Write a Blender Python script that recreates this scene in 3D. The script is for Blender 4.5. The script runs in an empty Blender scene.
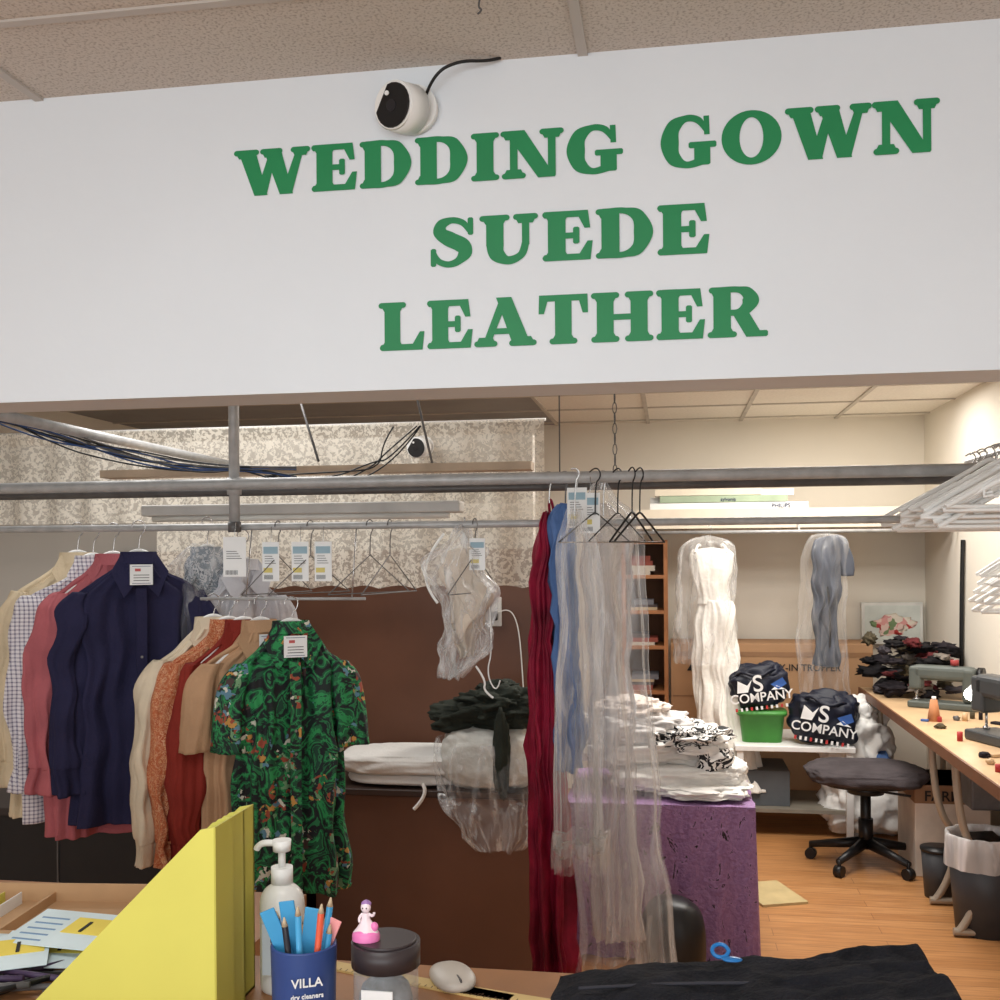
import bpy, math, random
from mathutils import Vector, Matrix, noise
random.seed(7)
S=bpy.context.scene
COL=S.collection
# ---------------------------------------------------------------- materials
def lin(c):
    return tuple(((v/255)/12.92 if v/255<=.04045 else ((v/255+.055)/1.055)**2.4) for v in c)+(1,)
MATS={}
def M(name,col,rough=.6,var=.12,scale=8,bump=.0,metal=0,bscale=60,spec=.4,emit=0):
    if name in MATS: return MATS[name]
    m=bpy.data.materials.new(name); m.use_nodes=True; nt=m.node_tree; N=nt.nodes; L=nt.links
    b=N['Principled BSDF']; b.inputs['Roughness'].default_value=rough; b.inputs['Metallic'].default_value=metal
    b.inputs['Specular IOR Level'].default_value=spec
    tc=N.new('ShaderNodeTexCoord')
    n=N.new('ShaderNodeTexNoise'); n.inputs['Scale'].default_value=scale; n.inputs['Detail'].default_value=4
    L.new(tc.outputs['Object'],n.inputs['Vector'])
    r=N.new('ShaderNodeValToRGB'); c=lin(col)
    r.color_ramp.elements[0].position=.3; r.color_ramp.elements[1].position=.7
    r.color_ramp.elements[0].color=tuple(x*(1-var) for x in c[:3])+(1,)
    r.color_ramp.elements[1].color=tuple(min(1,x*(1+var)) for x in c[:3])+(1,)
    L.new(n.outputs['Fac'],r.inputs[0]); L.new(r.outputs[0],b.inputs['Base Color'])
    if bump:
        n2=N.new('ShaderNodeTexNoise'); n2.inputs['Scale'].default_value=bscale; n2.inputs['Detail'].default_value=6
        L.new(tc.outputs['Object'],n2.inputs['Vector'])
        bp=N.new('ShaderNodeBump'); bp.inputs['Strength'].default_value=bump; bp.inputs['Distance'].default_value=.01
        L.new(n2.outputs['Fac'],bp.inputs['Height']); L.new(bp.outputs[0],b.inputs['Normal'])
    if emit:
        b.inputs['Emission Color'].default_value=c; b.inputs['Emission Strength'].default_value=emit
    MATS[name]=m; return m
def nodes(m):
    return m.node_tree.nodes,m.node_tree.links,m.node_tree.nodes['Principled BSDF']
def film(name,base=.10,crease=.5,tint=(245,245,245),face=.3,sc=14):
    m=bpy.data.materials.new(name); m.use_nodes=True; N,L,b=nodes(m)
    b.inputs['Base Color'].default_value=lin(tint); b.inputs['Roughness'].default_value=.16
    b.inputs['Specular IOR Level'].default_value=1.0
    out=N['Material Output']; t=N.new('ShaderNodeBsdfTransparent'); mx=N.new('ShaderNodeMixShader')
    tc=N.new('ShaderNodeTexCoord'); mp=N.new('ShaderNodeMapping'); mp.inputs['Scale'].default_value=(1,1,.22)
    n=N.new('ShaderNodeTexNoise'); n.inputs['Scale'].default_value=sc; n.inputs['Detail'].default_value=4; n.inputs['Distortion'].default_value=.8
    L.new(tc.outputs['Object'],mp.inputs[0]); L.new(mp.outputs[0],n.inputs['Vector'])
    r=N.new('ShaderNodeValToRGB'); e=r.color_ramp.elements; e[0].position=.50; e[0].color=(0,0,0,1); e[1].position=.70; e[1].color=(crease,)*3+(1,)
    L.new(n.outputs['Fac'],r.inputs[0])
    lw=N.new('ShaderNodeLayerWeight'); lw.inputs[0].default_value=.25
    ml=N.new('ShaderNodeMath'); ml.operation='MULTIPLY_ADD'; ml.inputs[1].default_value=face; ml.inputs[2].default_value=base
    L.new(lw.outputs['Facing'],ml.inputs[0])
    ad=N.new('ShaderNodeMath'); ad.operation='ADD'; ad.use_clamp=True
    L.new(ml.outputs[0],ad.inputs[0]); L.new(r.outputs[0],ad.inputs[1])
    bp=N.new('ShaderNodeBump'); bp.inputs['Strength'].default_value=.5; bp.inputs['Distance'].default_value=.02
    L.new(n.outputs['Fac'],bp.inputs['Height']); L.new(bp.outputs[0],b.inputs['Normal'])
    L.new(ad.outputs[0],mx.inputs[0]); L.new(t.outputs[0],mx.inputs[1]); L.new(b.outputs[0],mx.inputs[2]); L.new(mx.outputs[0],out.inputs[0])
    return m
def ramp_mat(name,kind,scale,stops,rough=.7,interp='CONSTANT',detail=3,dist=0,mapscale=(1,1,1),bump=0,randomc=False):
    m=bpy.data.materials.new(name); m.use_nodes=True; N,L,b=nodes(m); b.inputs['Roughness'].default_value=rough
    tc=N.new('ShaderNodeTexCoord'); mp=N.new('ShaderNodeMapping'); mp.inputs['Scale'].default_value=mapscale
    L.new(tc.outputs['Object'],mp.inputs[0])
    if kind=='voronoi':
        t=N.new('ShaderNodeTexVoronoi'); t.inputs['Scale'].default_value=scale
        sep=N.new('ShaderNodeSeparateColor'); L.new(t.outputs['Color'],sep.inputs[0]); o=sep.outputs[0] if randomc else t.outputs['Distance']
        w=N.new('ShaderNodeTexNoise'); w.inputs['Scale'].default_value=scale*.8
        vm=N.new('ShaderNodeVectorMath'); vm.operation='MULTIPLY_ADD'; vm.inputs[1].default_value=(dist,)*3
        L.new(mp.outputs[0],w.inputs['Vector']); L.new(w.outputs['Color'],vm.inputs[0]); L.new(mp.outputs[0],vm.inputs[2]); L.new(vm.outputs[0],t.inputs['Vector'])
    else:
        t=N.new('ShaderNodeTexNoise'); t.inputs['Scale'].default_value=scale; t.inputs['Detail'].default_value=detail; t.inputs['Distortion'].default_value=dist
        o=t.outputs['Fac']; L.new(mp.outputs[0],t.inputs['Vector'])
    r=N.new('ShaderNodeValToRGB'); r.color_ramp.interpolation=interp
    while len(r.color_ramp.elements)<len(stops): r.color_ramp.elements.new(.5)
    for e,(p,c) in zip(r.color_ramp.elements,stops): e.position=p; e.color=lin(c)
    L.new(o,r.inputs[0]); L.new(r.outputs[0],b.inputs['Base Color'])
    if bump:
        bp=N.new('ShaderNodeBump'); bp.inputs['Strength'].default_value=bump; bp.inputs['Distance'].default_value=.01
        L.new(o,bp.inputs['Height']); L.new(bp.outputs[0],b.inputs['Normal'])
    return m
# ---------------------------------------------------------------- geometry helpers
CUR=None
def begin(name,loc=(0,0,0),rz=0,rx=0,ry=0):
    global CUR
    e=bpy.data.objects.new(name,None); e.empty_display_size=.05
    e.location=loc; e.rotation_euler=(rx,ry,rz); COL.objects.link(e); CUR=e; return e
def end():
    global CUR; CUR=None
def link(o):
    COL.objects.link(o)
    if CUR is not None: o.parent=CUR
    return o
def obj(name,v,f,mat,smooth=False):
    me=bpy.data.meshes.new(name); me.from_pydata([tuple(a) for a in v],[],f); me.update()
    if smooth:
        for p in me.polygons: p.use_smooth=True
    o=bpy.data.objects.new(name,me)
    if mat: me.materials.append(mat)
    return link(o)
def box(name,x0,x1,y0,y1,z0,z1,mat,bev=0,rz=0,rot=None):
    cx,cy,cz=(x0+x1)/2,(y0+y1)/2,(z0+z1)/2; a,b,c=(x1-x0)/2,(y1-y0)/2,(z1-z0)/2
    v=[(sx*a,sy*b,sz*c) for sx in(-1,1) for sy in(-1,1) for sz in(-1,1)]
    f=[(0,1,3,2),(4,6,7,5),(0,4,5,1),(2,3,7,6),(0,2,6,4),(1,5,7,3)]
    o=obj(name,v,f,mat); o.location=(cx,cy,cz); o.rotation_euler=rot if rot else (0,0,rz)
    if bev:
        m=o.modifiers.new('b','BEVEL'); m.width=bev; m.segments=3
    return o
def poly(name,pts,mat):
    return obj(name,pts,[tuple(range(len(pts)))],mat)
def cyl(name,p0,p1,r,mat,r2=None,n=24):
    p0=Vector(p0);p1=Vector(p1); r2=r if r2 is None else r2; d=(p1-p0).normalized()
    a=d.orthogonal().normalized(); b=d.cross(a); v=[]
    for p,rr in((p0,r),(p1,r2)):
        for i in range(n):
            t=2*math.pi*i/n; v.append(p+a*rr*math.cos(t)+b*rr*math.sin(t))
    f=[(i,(i+1)%n,n+(i+1)%n,n+i) for i in range(n)]+[tuple(range(n))[::-1],tuple(range(n,2*n))]
    o=obj(name,v,f,mat)
    for p in o.data.polygons[:n]: p.use_smooth=True
    return o
def tube(name,pts,r,mat,cyc=False,kind='BEZ'):
    cu=bpy.data.curves.new(name,'CURVE'); cu.dimensions='3D'; cu.bevel_depth=r; cu.bevel_resolution=3; cu.use_fill_caps=True
    if kind=='POLY':
        sp=cu.splines.new('POLY'); sp.points.add(len(pts)-1)
        for q,p in zip(sp.points,pts): q.co=tuple(p)+(1,)
    else:
        sp=cu.splines.new('NURBS'); sp.points.add(len(pts)-1)
        for q,p in zip(sp.points,pts): q.co=tuple(p)+(1,)
        sp.use_endpoint_u=True; sp.order_u=3
    sp.use_cyclic_u=cyc
    cu.materials.append(mat)
    return link(bpy.data.objects.new(name,cu))
def loft(name,rings,mat,n=64,amp=0,k=7,seed=0,sq=1.0,cap=True,sub=6,crumple=0,amp0=0,cf=9):
    """rings: (cx,cy,z,rx,ry) from top to bottom; smooth interpolated; folds grow downward"""
    R=[]
    for i in range(len(rings)-1):
        p0=rings[max(0,i-1)];p1=rings[i];p2=rings[i+1];p3=rings[min(len(rings)-1,i+2)]
        for j in range(sub):
            t=j/sub
            if sub==1: R.append(p1); continue
            q=[]
            for a,b,c,d in zip(p0,p1,p2,p3):
                w=.5*((2*b)+(-a+c)*t+(2*a-5*b+4*c-d)*t*t+(-a+3*b-3*c+d)*t**3)
                q.append(w)
            q[3]=max(q[3],min(p1[3],p2[3])*.7); q[4]=max(q[4],min(p1[4],p2[4])*.7)
            R.append(q)
    R.append(rings[-1])
    rnd=random.Random(seed); ph=[rnd.uniform(0,6.28) for _ in range(6)]
    v=[];f=[]; m=len(R); z0=R[0][2]; z1=R[-1][2]
    for i,(cx,cy,z,rx,ry) in enumerate(R):
        t=i/(m-1); am=amp0+(amp-amp0)*t
        for s in range(n):
            a=2*math.pi*s/n
            cc,ss=math.cos(a),math.sin(a)
            x=math.copysign(abs(cc)**sq,cc)*rx; y=math.copysign(abs(ss)**sq,ss)*ry
            g=am*(math.sin(k*a+ph[0]+2*t)+.6*math.sin((k*2-3)*a+ph[1]-3*t)+.4*math.sin((k*3+1)*a+ph[2]+t*4))
            x+=cc*g*.5;y+=ss*g
            zz=z
            if crumple:
                nv=noise.noise_vector(Vector((x*cf+seed,y*cf,z*cf*.7)))*crumple
                x+=nv.x;y+=nv.y; zz+=nv.z*.4
            v.append((cx+x,cy+y,zz))
    for i in range(m-1):
        for s in range(n):
            f.append((i*n+s,i*n+(s+1)%n,(i+1)*n+(s+1)%n,(i+1)*n+s))
    if cap: f.append(tuple(range(n))[::-1]); f.append(tuple(range((m-1)*n,m*n)))
    o=obj(name,v,f,mat,True)
    return o
def blob(name,loc,sc,mat,amp=.15,seed=0,sub=4,freq=1.6,pw=1.0,rz=0):
    import bmesh
    bm=bmesh.new(); bmesh.ops.create_icosphere(bm,subdivisions=sub,radius=1)
    for w in bm.verts:
        p=w.co.copy(); d=noise.noise(p*freq+Vector((seed*3.1,seed,0)))*amp+noise.noise(p*freq*2.7+Vector((seed,0,seed)))*amp*.5
        q=p*(1+d)
        q=Vector([math.copysign(abs(c)**pw,c) for c in q]); w.co=Vector((q.x*sc[0],q.y*sc[1],q.z*sc[2]))
    me=bpy.data.meshes.new(name); bm.to_mesh(me); bm.free()
    for p in me.polygons: p.use_smooth=True
    me.materials.append(mat); o=bpy.data.objects.new(name,me); o.location=loc; o.rotation_euler=(0,0,rz); return link(o)
def text(name,body,loc,size,mat,rot=(math.pi/2,0,0)):
    cu=bpy.data.curves.new(name,'FONT'); cu.body=body; cu.size=size; cu.offset=size*.012; cu.extrude=.0008; cu.align_x='CENTER'
    cu.materials.append(mat); o=bpy.data.objects.new(name,cu); o.location=loc; o.rotation_euler=rot; return link(o)
# ---------------------------------------------------------------- common materials
white=M('white_plastic',(236,236,234),.4,.03)
black=M('black_plastic',(22,22,24),.4,.2)
steel=M('steel_pipe',(172,172,172),.42,.14,30,metal=.15,bump=.1)
dsteel=M('dark_steel',(92,90,90),.45,.2,20,metal=.2)
chrome=M('chrome_wire',(190,190,190),.25,.05,metal=.8)
paper=M('paper_white',(235,236,236),.8,.03)
wallm=M('wall_paint',(230,223,210),.85,.03,2,bump=.05)
filmA=film('clear_film',.06,.30,face=.42); filmB=film('cloudy_film',.09,.42,face=.5,sc=24)
filmC=film('thin_film',.03,.16,face=.28)
# ---------------------------------------------------------------- room shell
m=bpy.data.materials.new('laminate_floor'); m.use_nodes=True; N,L,b=nodes(m); b.inputs['Roughness'].default_value=.38
tc=N.new('ShaderNodeTexCoord'); mp=N.new('ShaderNodeMapping')
br=N.new('ShaderNodeTexBrick'); br.inputs['Scale'].default_value=1; br.inputs['Brick Width'].default_value=.9; br.inputs['Row Height'].default_value=.085
br.inputs['Mortar Size'].default_value=.0015; br.inputs['Color1'].default_value=lin((200,146,94)); br.inputs['Color2'].default_value=lin((184,130,80)); br.inputs['Mortar'].default_value=lin((144,98,62))
mp2=N.new('ShaderNodeMapping'); mp2.inputs['Scale'].default_value=(3,40,1)
n=N.new('ShaderNodeTexNoise'); n.inputs['Scale'].default_value=1.5; n.inputs['Detail'].default_value=6
mx=N.new('ShaderNodeMix'); mx.data_type='RGBA'; mx.blend_type='MULTIPLY'; mx.inputs[0].default_value=.5
rr=N.new('ShaderNodeValToRGB'); rr.color_ramp.elements[0].color=lin((170,150,130)); rr.color_ramp.elements[1].color=(1,1,1,1); rr.color_ramp.elements[0].position=.3; rr.color_ramp.elements[1].position=.65
L.new(tc.outputs['Object'],mp.inputs[0]); L.new(mp.outputs[0],br.inputs[0]); L.new(tc.outputs['Object'],mp2.inputs[0]); L.new(mp2.outputs[0],n.inputs['Vector'])
L.new(n.outputs['Fac'],rr.inputs[0]); L.new(br.outputs['Color'],mx.inputs[6]); L.new(rr.outputs[0],mx.inputs[7]); L.new(mx.outputs[2],b.inputs['Base Color'])
box('floor',-3.6,1.73,-3,7.25,-.1,0,m)
box('wall_back',-3.6,1.73,7.15,7.25,0,2.6,wallm)
box('wall_right',1.63,1.73,-3,7.15,0,2.75,wallm)
box('wall_left',-3.7,-3.6,-3,7.25,0,2.75,wallm)
box('baseboard_back',-.5,1.63,7.13,7.15,0,.09,M('trim_paint',(210,205,195),.5))
tile=ramp_mat('acoustic_tile','noise',170,[(0,(165,155,146)),(.38,(176,166,156)),(.47,(206,197,188)),(1,(218,210,202))],.9,'LINEAR',5,0,(1,1,1),.25)
box('ceiling_front',-3.6,1.73,-3,2.15,2.6,2.66,tile)
tbar=M('ceiling_tbar',(190,183,176),.5,.03)
begin('ceiling_grid_front')
for x in (-2.57,-1.35,-.165,1.06): box('tbar',x-.010,x+.010,-3,2.1,2.594,2.601,tbar)
for y in (-1.26,-.65,-.04,.57,1.18,1.79): box('tbar',-3.6,1.63,y-.010,y+.010,2.595,2.601,tbar)
end()
tile2=M('acoustic_tile_back',(232,226,216),.9,.06,60,bump=.2)
box('ceiling_back',-.75,1.63,2.25,7.15,2.48,2.55,tile2)
box('ceiling_back_left',-3.6,-.75,2.25,7.15,2.48,2.55,M('ceiling_painted_shade',(150,150,150),.9,.1,3))  # same ceiling, its shade painted in as a darker grey base colour
begin('ceiling_grid_back')
for x in (-.75,-.14,.47,1.08): box('tbar',x-.012,x+.012,2.25,7.15,2.472,2.481,M('tbar_back',(186,178,168),.5))
for y in (4.6,5.2,5.8,6.4,7.0): box('tbar',-3.6,1.63,y-.012,y+.012,2.473,2.481,M('tbar_back',(186,178,168),.5))
end()
signm=M('sign_white_paint',(226,232,238),.55,.015,3,bump=.10,bscale=25)
box('wall_soffit_sign',-3.6,1.63,2.1,2.25,1.94,2.6,signm)
# ---------------------------------------------------------------- sign lettering
green=M('sign_green_paint',(28,134,80),.5,.05)
class G:
    def __init__(s): s.v=[];s.f=[]
    def p(s,pts):
        b=len(s.v); s.v+=pts; s.f.append([tuple(range(b,b+len(pts)))])
    def r(s,x0,y0,x1,y1,q=.025):
        s.p([(x0+q,y0),(x1-q,y0),(x1,y0+q),(x1,y1-q),(x1-q,y1),(x0+q,y1),(x0,y1-q),(x0,y0+q)])
    def st(s,x): s.r(x,0,x+.31,1)
    def cap(s,x,y,hw,top):
        h=.060; pts=[]; y=.94 if top else .06
        for i in range(9):
            a=-math.pi/2+math.pi*i/8; pts.append((x+hw-h+h*math.cos(a),y+h*math.sin(a)))
        for i in range(9):
            a=math.pi/2+math.pi*i/8; pts.append((x-hw+h+h*math.cos(a),y+h*math.sin(a)))
        s.p(pts)
        w=min(hw*.80,.21)
        s.p([(x-w,y+.03),(x+w,y+.03),(x+w*.74,y+.13),(x-w*.74,y+.13)] if not top else [(x-w*.74,y-.13),(x+w*.74,y-.13),(x+w,y-.03),(x-w,y-.03)])
    def rib(s,P,W,n=8):
        pts=[];ws=[]
        for i in range(len(P)-1):
            a=P[max(0,i-1)];b=P[i];c=P[i+1];d=P[min(len(P)-1,i+2)]
            for j in range(n):
                t=j/n
                pts.append(tuple(.5*((2*q)+(-p+r)*t+(2*p-5*q+4*r-u)*t*t+(-p+3*q-3*r+u)*t**3) for p,q,r,u in zip(a,b,c,d)))
                ws.append(W[i]+(W[i+1]-W[i])*(t*t*(3-2*t)))
        pts.append(P[-1]);ws.append(W[-1]); b0=len(s.v); fs=[]
        for i,(x,y) in enumerate(pts):
            q=pts[min(i+1,len(pts)-1)];p=pts[max(i-1,0)]
            dx,dy=q[0]-p[0],q[1]-p[1];l=math.hypot(dx,dy) or 1; nx,ny=-dy/l*ws[i]/2,dx/l*ws[i]/2
            s.v+=[(x+nx,y+ny),(x-nx,y-ny)]
        for i in range(len(pts)-1):
            k=b0+2*i; fs.append((k,k+1,k+3,k+2))
        s.f.append(fs)
def ET(g): g.p([(.56,0),(.82,0),(.86,.38),(.77,.38)])
def glyph(ch):
    g=G()
    if ch=='W':
        g.p([(.06,1),(.40,1),(.64,0),(.38,0)]);g.p([(.40,0),(.62,0),(.84,.98),(.70,.98)]);g.p([(.56,1),(.90,1),(1.14,0),(.88,0)]);g.p([(.90,0),(1.12,0),(1.36,.98),(1.22,.98)])
        g.cap(.23,.95,.25,1);g.cap(.72,.95,.22,1);g.cap(1.29,.95,.19,1);w=1.52
    elif ch in 'EL':
        g.st(.08);g.r(0,0,.78,.13);ET(g);g.cap(.235,.05,.25,0);w=.93
        if ch=='E': g.r(0,.87,.76,1);g.p([(.56,1),(.78,1),(.82,.64),(.72,.64)]);g.r(.3,.44,.6,.56);g.r(.52,.33,.63,.67);g.cap(.235,.95,.25,1)
        else: g.cap(.235,.95,.27,1)
    elif ch=='D':
        g.st(.08);g.rib([(.2,.94),(.46,.94),(.70,.83),(.80,.5),(.70,.17),(.46,.06),(.2,.06)],[.12,.12,.23,.33,.23,.12,.12]);g.cap(.2,.948,.22,1);g.cap(.2,.052,.22,0);w=1.05
    elif ch=='I': g.st(.08);g.cap(.235,.95,.26,1);g.cap(.235,.05,.26,0);w=.56
    elif ch=='N':
        g.r(.13,0,.27,1);g.p([(.04,1),(.40,1),(.95,0),(.64,0)]);g.r(.82,0,.96,1);g.cap(.18,.95,.22,1);g.cap(.2,.05,.22,0);g.cap(.89,.95,.22,1);w=1.16
    elif ch=='G':
        g.rib([(.80,.70),(.68,.90),(.46,.95),(.23,.80),(.16,.5),(.23,.2),(.46,.055),(.74,.12)],[.06,.13,.13,.26,.33,.26,.13,.16]);g.p([(.77,.98),(.87,.98),(.88,.62),(.78,.62)]);g.r(.60,.04,.89,.47);g.r(.5,.37,1.0,.49);w=1.09
    elif ch=='O':
        b=len(g.v);n=40; fs=[]
        for i in range(n):
            a=2*math.pi*i/n; g.v+=[(.53+.53*math.cos(a),.5+.52*math.sin(a)),(.53+.21*math.cos(a),.5+.385*math.sin(a))]
        for i in range(n):
            j=(i+1)%n; fs.append((b+2*i,b+2*j,b+2*j+1,b+2*i+1))
        g.f.append(fs); w=1.14
    elif ch=='S':
        g.rib([(.70,.70),(.60,.88),(.4,.95),(.21,.87),(.19,.70),(.36,.56),(.57,.43),(.63,.27),(.5,.10),(.32,.045),(.14,.13),(.07,.32)],[.06,.12,.13,.2,.25,.30,.30,.25,.15,.13,.12,.06]);g.r(.68,.63,.78,.99);g.r(.01,.01,.11,.38);w=.90
    elif ch=='U':
        g.r(.11,.35,.42,1);g.rib([(.265,.42),(.30,.20),(.5,.065),(.73,.17),(.81,.42)],[.31,.28,.17,.14,.13]);g.r(.745,.35,.875,1);g.cap(.26,.95,.27,1);g.cap(.81,.95,.22,1);w=1.12
    elif ch=='A':
        g.p([(.10,0),(.25,0),(.62,1),(.46,1)]);g.p([(.38,1),(.67,1),(1.04,0),(.70,0)]);g.r(.26,.25,.78,.37);g.cap(.18,.05,.22,0);g.cap(.88,.05,.26,0);w=1.16
    elif ch=='T':
        g.st(.325);g.cap(.48,.05,.26,0);g.r(.03,.87,.93,1);g.p([(.03,1),(.22,1),(.12,.62),(.02,.62)]);g.p([(.74,1),(.93,1),(.94,.62),(.84,.62)]);w=1.02
    elif ch=='H':
        g.st(.08);g.st(.70);g.r(.3,.44,.76,.56)
        for x in(.235,.855): g.cap(x,.95,.26,1);g.cap(x,.05,.26,0)
        w=1.18
    elif ch=='R':
        g.st(.08);g.cap(.235,.05,.26,0);g.cap(.2,.948,.2,1);g.rib([(.2,.94),(.5,.94),(.68,.87),(.74,.72),(.66,.56),(.5,.49),(.3,.49)],[.12,.12,.22,.30,.22,.12,.12]);g.p([(.66,0),(.96,0),(.70,.5),(.40,.5)]);g.r(.68,0,1.04,.12);w=1.10
    return g,w
def word(txt,x0,x1,z,h):
    tot=sum(glyph(c)[1] for c in txt)-.06; sx=(x1-x0)/tot; x=0; V=[];F=[]
    k=0
    for c in txt:
        g,w=glyph(c)
        for grp in g.f:
            k+=1; mp_={}
            for fc in grp:
                nf=[]
                for i in fc:
                    if i not in mp_:
                        mp_[i]=len(V); p=g.v[i]; V.append((x0+(x+p[0])*sx,2.0985-.00006*(k%24),z+p[1]*h))
                    nf.append(mp_[i])
                ar=sum(V[nf[q]][0]*V[nf[(q+1)%len(nf)]][2]-V[nf[(q+1)%len(nf)]][0]*V[nf[q]][2] for q in range(len(nf)))
                F.append(tuple(nf) if ar>0 else tuple(nf[::-1]))
        x+=w
    obj('word_'+txt.lower(),V,F,green)
begin('sign_lettering')
word('WEDDING',-.900,-.083,2.357,.097); word('GOWN',-.012,.510,2.357,.102)
word('SUEDE',-.480,.082,2.187,.099); word('LEATHER',-.586,.191,2.02,.099)
end()
# ---------------------------------------------------------------- security cameras
def seccam(loc,r,rz):
    begin('security_camera',loc,rz)
    cyl('base',(r*.30,0,r*.15),(r*.30,-r*.35,r*.15),r*.95,white)
    cyl('housing',(r*.20,-r*.3,r*.1),(-r*.25,-r*1.2,-r*.06),r*.95,white,r*.92)
    cyl('rim',(-r*.25,-r*1.2,-r*.06),(-r*.28,-r*1.27,-r*.07),r*.92,white,r*.86)
    cyl('face',(-r*.27,-r*1.26,-r*.07),(-r*.295,-r*1.31,-r*.075),r*.84,black,r*.82)
    cyl('lens',(-r*.30,-r*1.30,-r*.1),(-r*.32,-r*1.36,-r*.11),r*.22,M('lens_dark',(40,40,44),.1))
    for s in(-.16,.14): cyl('led',(-r*(.32-s),-r*1.30,r*.38),(-r*(.33-s),-r*1.35,r*.38),r*.09,paper)
    end()
seccam((-.525,2.098,2.500),.052,0)
begin('camera_cable'); tube('cable',[(-.485,2.085,2.53),(-.46,2.05,2.56),(-.41,2.06,2.587),(-.35,2.08,2.59),(-.33,2.09,2.60)],.0032,black); end()
seccam((-.975,4.05,2.02),.045,.2)
begin('ceiling_hook'); tube('wire',[(-.33,1.86,2.6),(-.335,1.86,2.585),(-.325,1.86,2.578),(-.335,1.86,2.572)],.0018,dsteel); end()
# ---------------------------------------------------------------- rails
begin('clothes_rail')
cyl('pipe_main',(-3.4,2.9,1.808),(1.5,2.9,1.812),.0165,steel)
cyl('pipe_rear',(-3.4,3.12,1.80),(1.5,3.12,1.80),.013,dsteel)
cyl('pipe_lower',(-3.4,2.95,1.687),(1.5,2.95,1.685),.0105,steel)
cyl('pole',(-1.262,2.92,1.67),(-1.262,2.92,2.48),.0155,steel)
cyl('pole_collar',(-1.262,2.92,1.78),(-1.262,2.92,1.83),.021,steel)
cyl('pipe_depth',(-1.73,2.3,1.975),(-1.73,4.0,1.965),.015,steel)
cyl('clamp',(-1.262,2.92,1.67),(-1.262,2.92,1.70),.019,dsteel)
cyl('drop_low_a',(-1.22,2.9,1.475),(-1.22,2.95,1.687),.002,chrome)
cyl('drop_low_b',(-.9,2.9,1.475),(-.9,2.95,1.687),.002,chrome)
cyl('pipe_short',(-1.36,2.9,1.475),(-.86,2.9,1.475),.0045,steel)
cyl('wire_drop',(-.3,2.9,1.81),(-.3,2.9,2.48),.002,dsteel)
cyl('brace',(-.75,3.3,1.88),(-.95,3.6,2.48),.004,dsteel)
cyl('brace2',(-1.1,3.2,1.9),(-1.5,3.9,2.48),.004,dsteel)
end()
begin('hanging_chain')
for i in range(22):
    z=2.47-.03*i; o=tube('link',[(-.155+.006*math.cos(a)*(1 if i%2 else .2),3.05+.006*math.cos(a)*(0 if i%2 else 1),z+.017*math.sin(a)) for a in [k*math.pi/4 for k in range(8)]],.0015,dsteel,True)
end()
box('shelf_board',-1.85,-.42,3.2,3.28,1.86,1.885,M('board_wood',(190,168,144),.6,.15,12))
begin('fluorescent_fixture')
box('housing',-1.75,-.66,3.28,3.36,1.735,1.772,M('fixture_metal',(190,188,184),.5),.006)
cyl('tube',(-1.72,3.31,1.727),(-.70,3.31,1.727),.011,M('tube_glass',(215,215,210),.3))
end()
begin('cable_bundle')
rb=random.Random(3); bl=M('blue_cable',(40,70,120),.5)
for i in range(10):
    j=lambda s=.035: rb.uniform(-s,s)
    tube('cable',[(-2.1,2.9,2.06+j()),(-1.85,2.9,1.97+j()),(-1.6,2.9,1.90+j()),(-1.4,2.95,1.86+j(.02)),(-1.25,3,1.86+j(.01)),(-1.1,3,1.83+j())],.0026,[black,bl,dsteel][i%3])
for i in range(4):
    j=lambda s=.05: rb.uniform(-s,s)
    tube('cable_tail',[(-1.2,3,1.84),(-1.05+j(),3.05,1.85+j()),(-.92+j(),3.1,1.88+j()),(-.82+j(),3.1,1.93+j()),(-.78+j(),3.1,1.99)],.0024,black)
end()
# ---------------------------------------------------------------- lace curtain & partition
part=M('partition_paint',(182,175,166),.85,.05,2)
box('wall_partition',-3.6,-.56,4.32,4.4,0,2.1,part)
bw=M('brown_panel',(108,72,55),.45,.16,3,bump=.03)
begin('brown_wall_panel'); box('panel',-2.4,-.53,4.24,4.31,0,1.62,bw,.004); box('seam',-1.70,-1.685,4.235,4.242,0,1.62,M('seam_dark',(50,32,26),.6)); end()
m=bpy.data.materials.new('lace_fabric'); m.use_nodes=True; N,L,b=nodes(m); b.inputs['Base Color'].default_value=lin((232,225,211)); b.inputs['Roughness'].default_value=.9
tc=N.new('ShaderNodeTexCoord'); mp=N.new('ShaderNodeMapping'); mp.inputs['Scale'].default_value=(1,0,1)
vo=N.new('ShaderNodeTexVoronoi'); vo.inputs['Scale'].default_value=12
ns=N.new('ShaderNodeTexNoise'); ns.inputs['Scale'].default_value=60; ns.inputs['Detail'].default_value=1.5; ns.inputs['Distortion'].default_value=1.5
L.new(tc.outputs['Object'],mp.inputs[0])
for q in(vo,ns): L.new(mp.outputs[0],q.inputs['Vector'])
a0=N.new('ShaderNodeMath'); a0.operation='SINE'; am=N.new('ShaderNodeMath'); am.operation='MULTIPLY'; am.inputs[1].default_value=22
L.new(vo.outputs['Distance'],am.inputs[0]); L.new(am.outputs[0],a0.inputs[0])
a1=N.new('ShaderNodeMath'); a1.operation='MULTIPLY_ADD'; a1.inputs[1].default_value=.09; L.new(a0.outputs[0],a1.inputs[0]); L.new(ns.outputs['Fac'],a1.inputs[2])
r=N.new('ShaderNodeValToRGB'); r.color_ramp.elements[0].position=.44; r.color_ramp.elements[0].color=(.35,.35,.35,1); r.color_ramp.elements[1].position=.54; r.color_ramp.elements[1].color=(.72,.72,.72,1)
L.new(a1.outputs[0],r.inputs[0])
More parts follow.
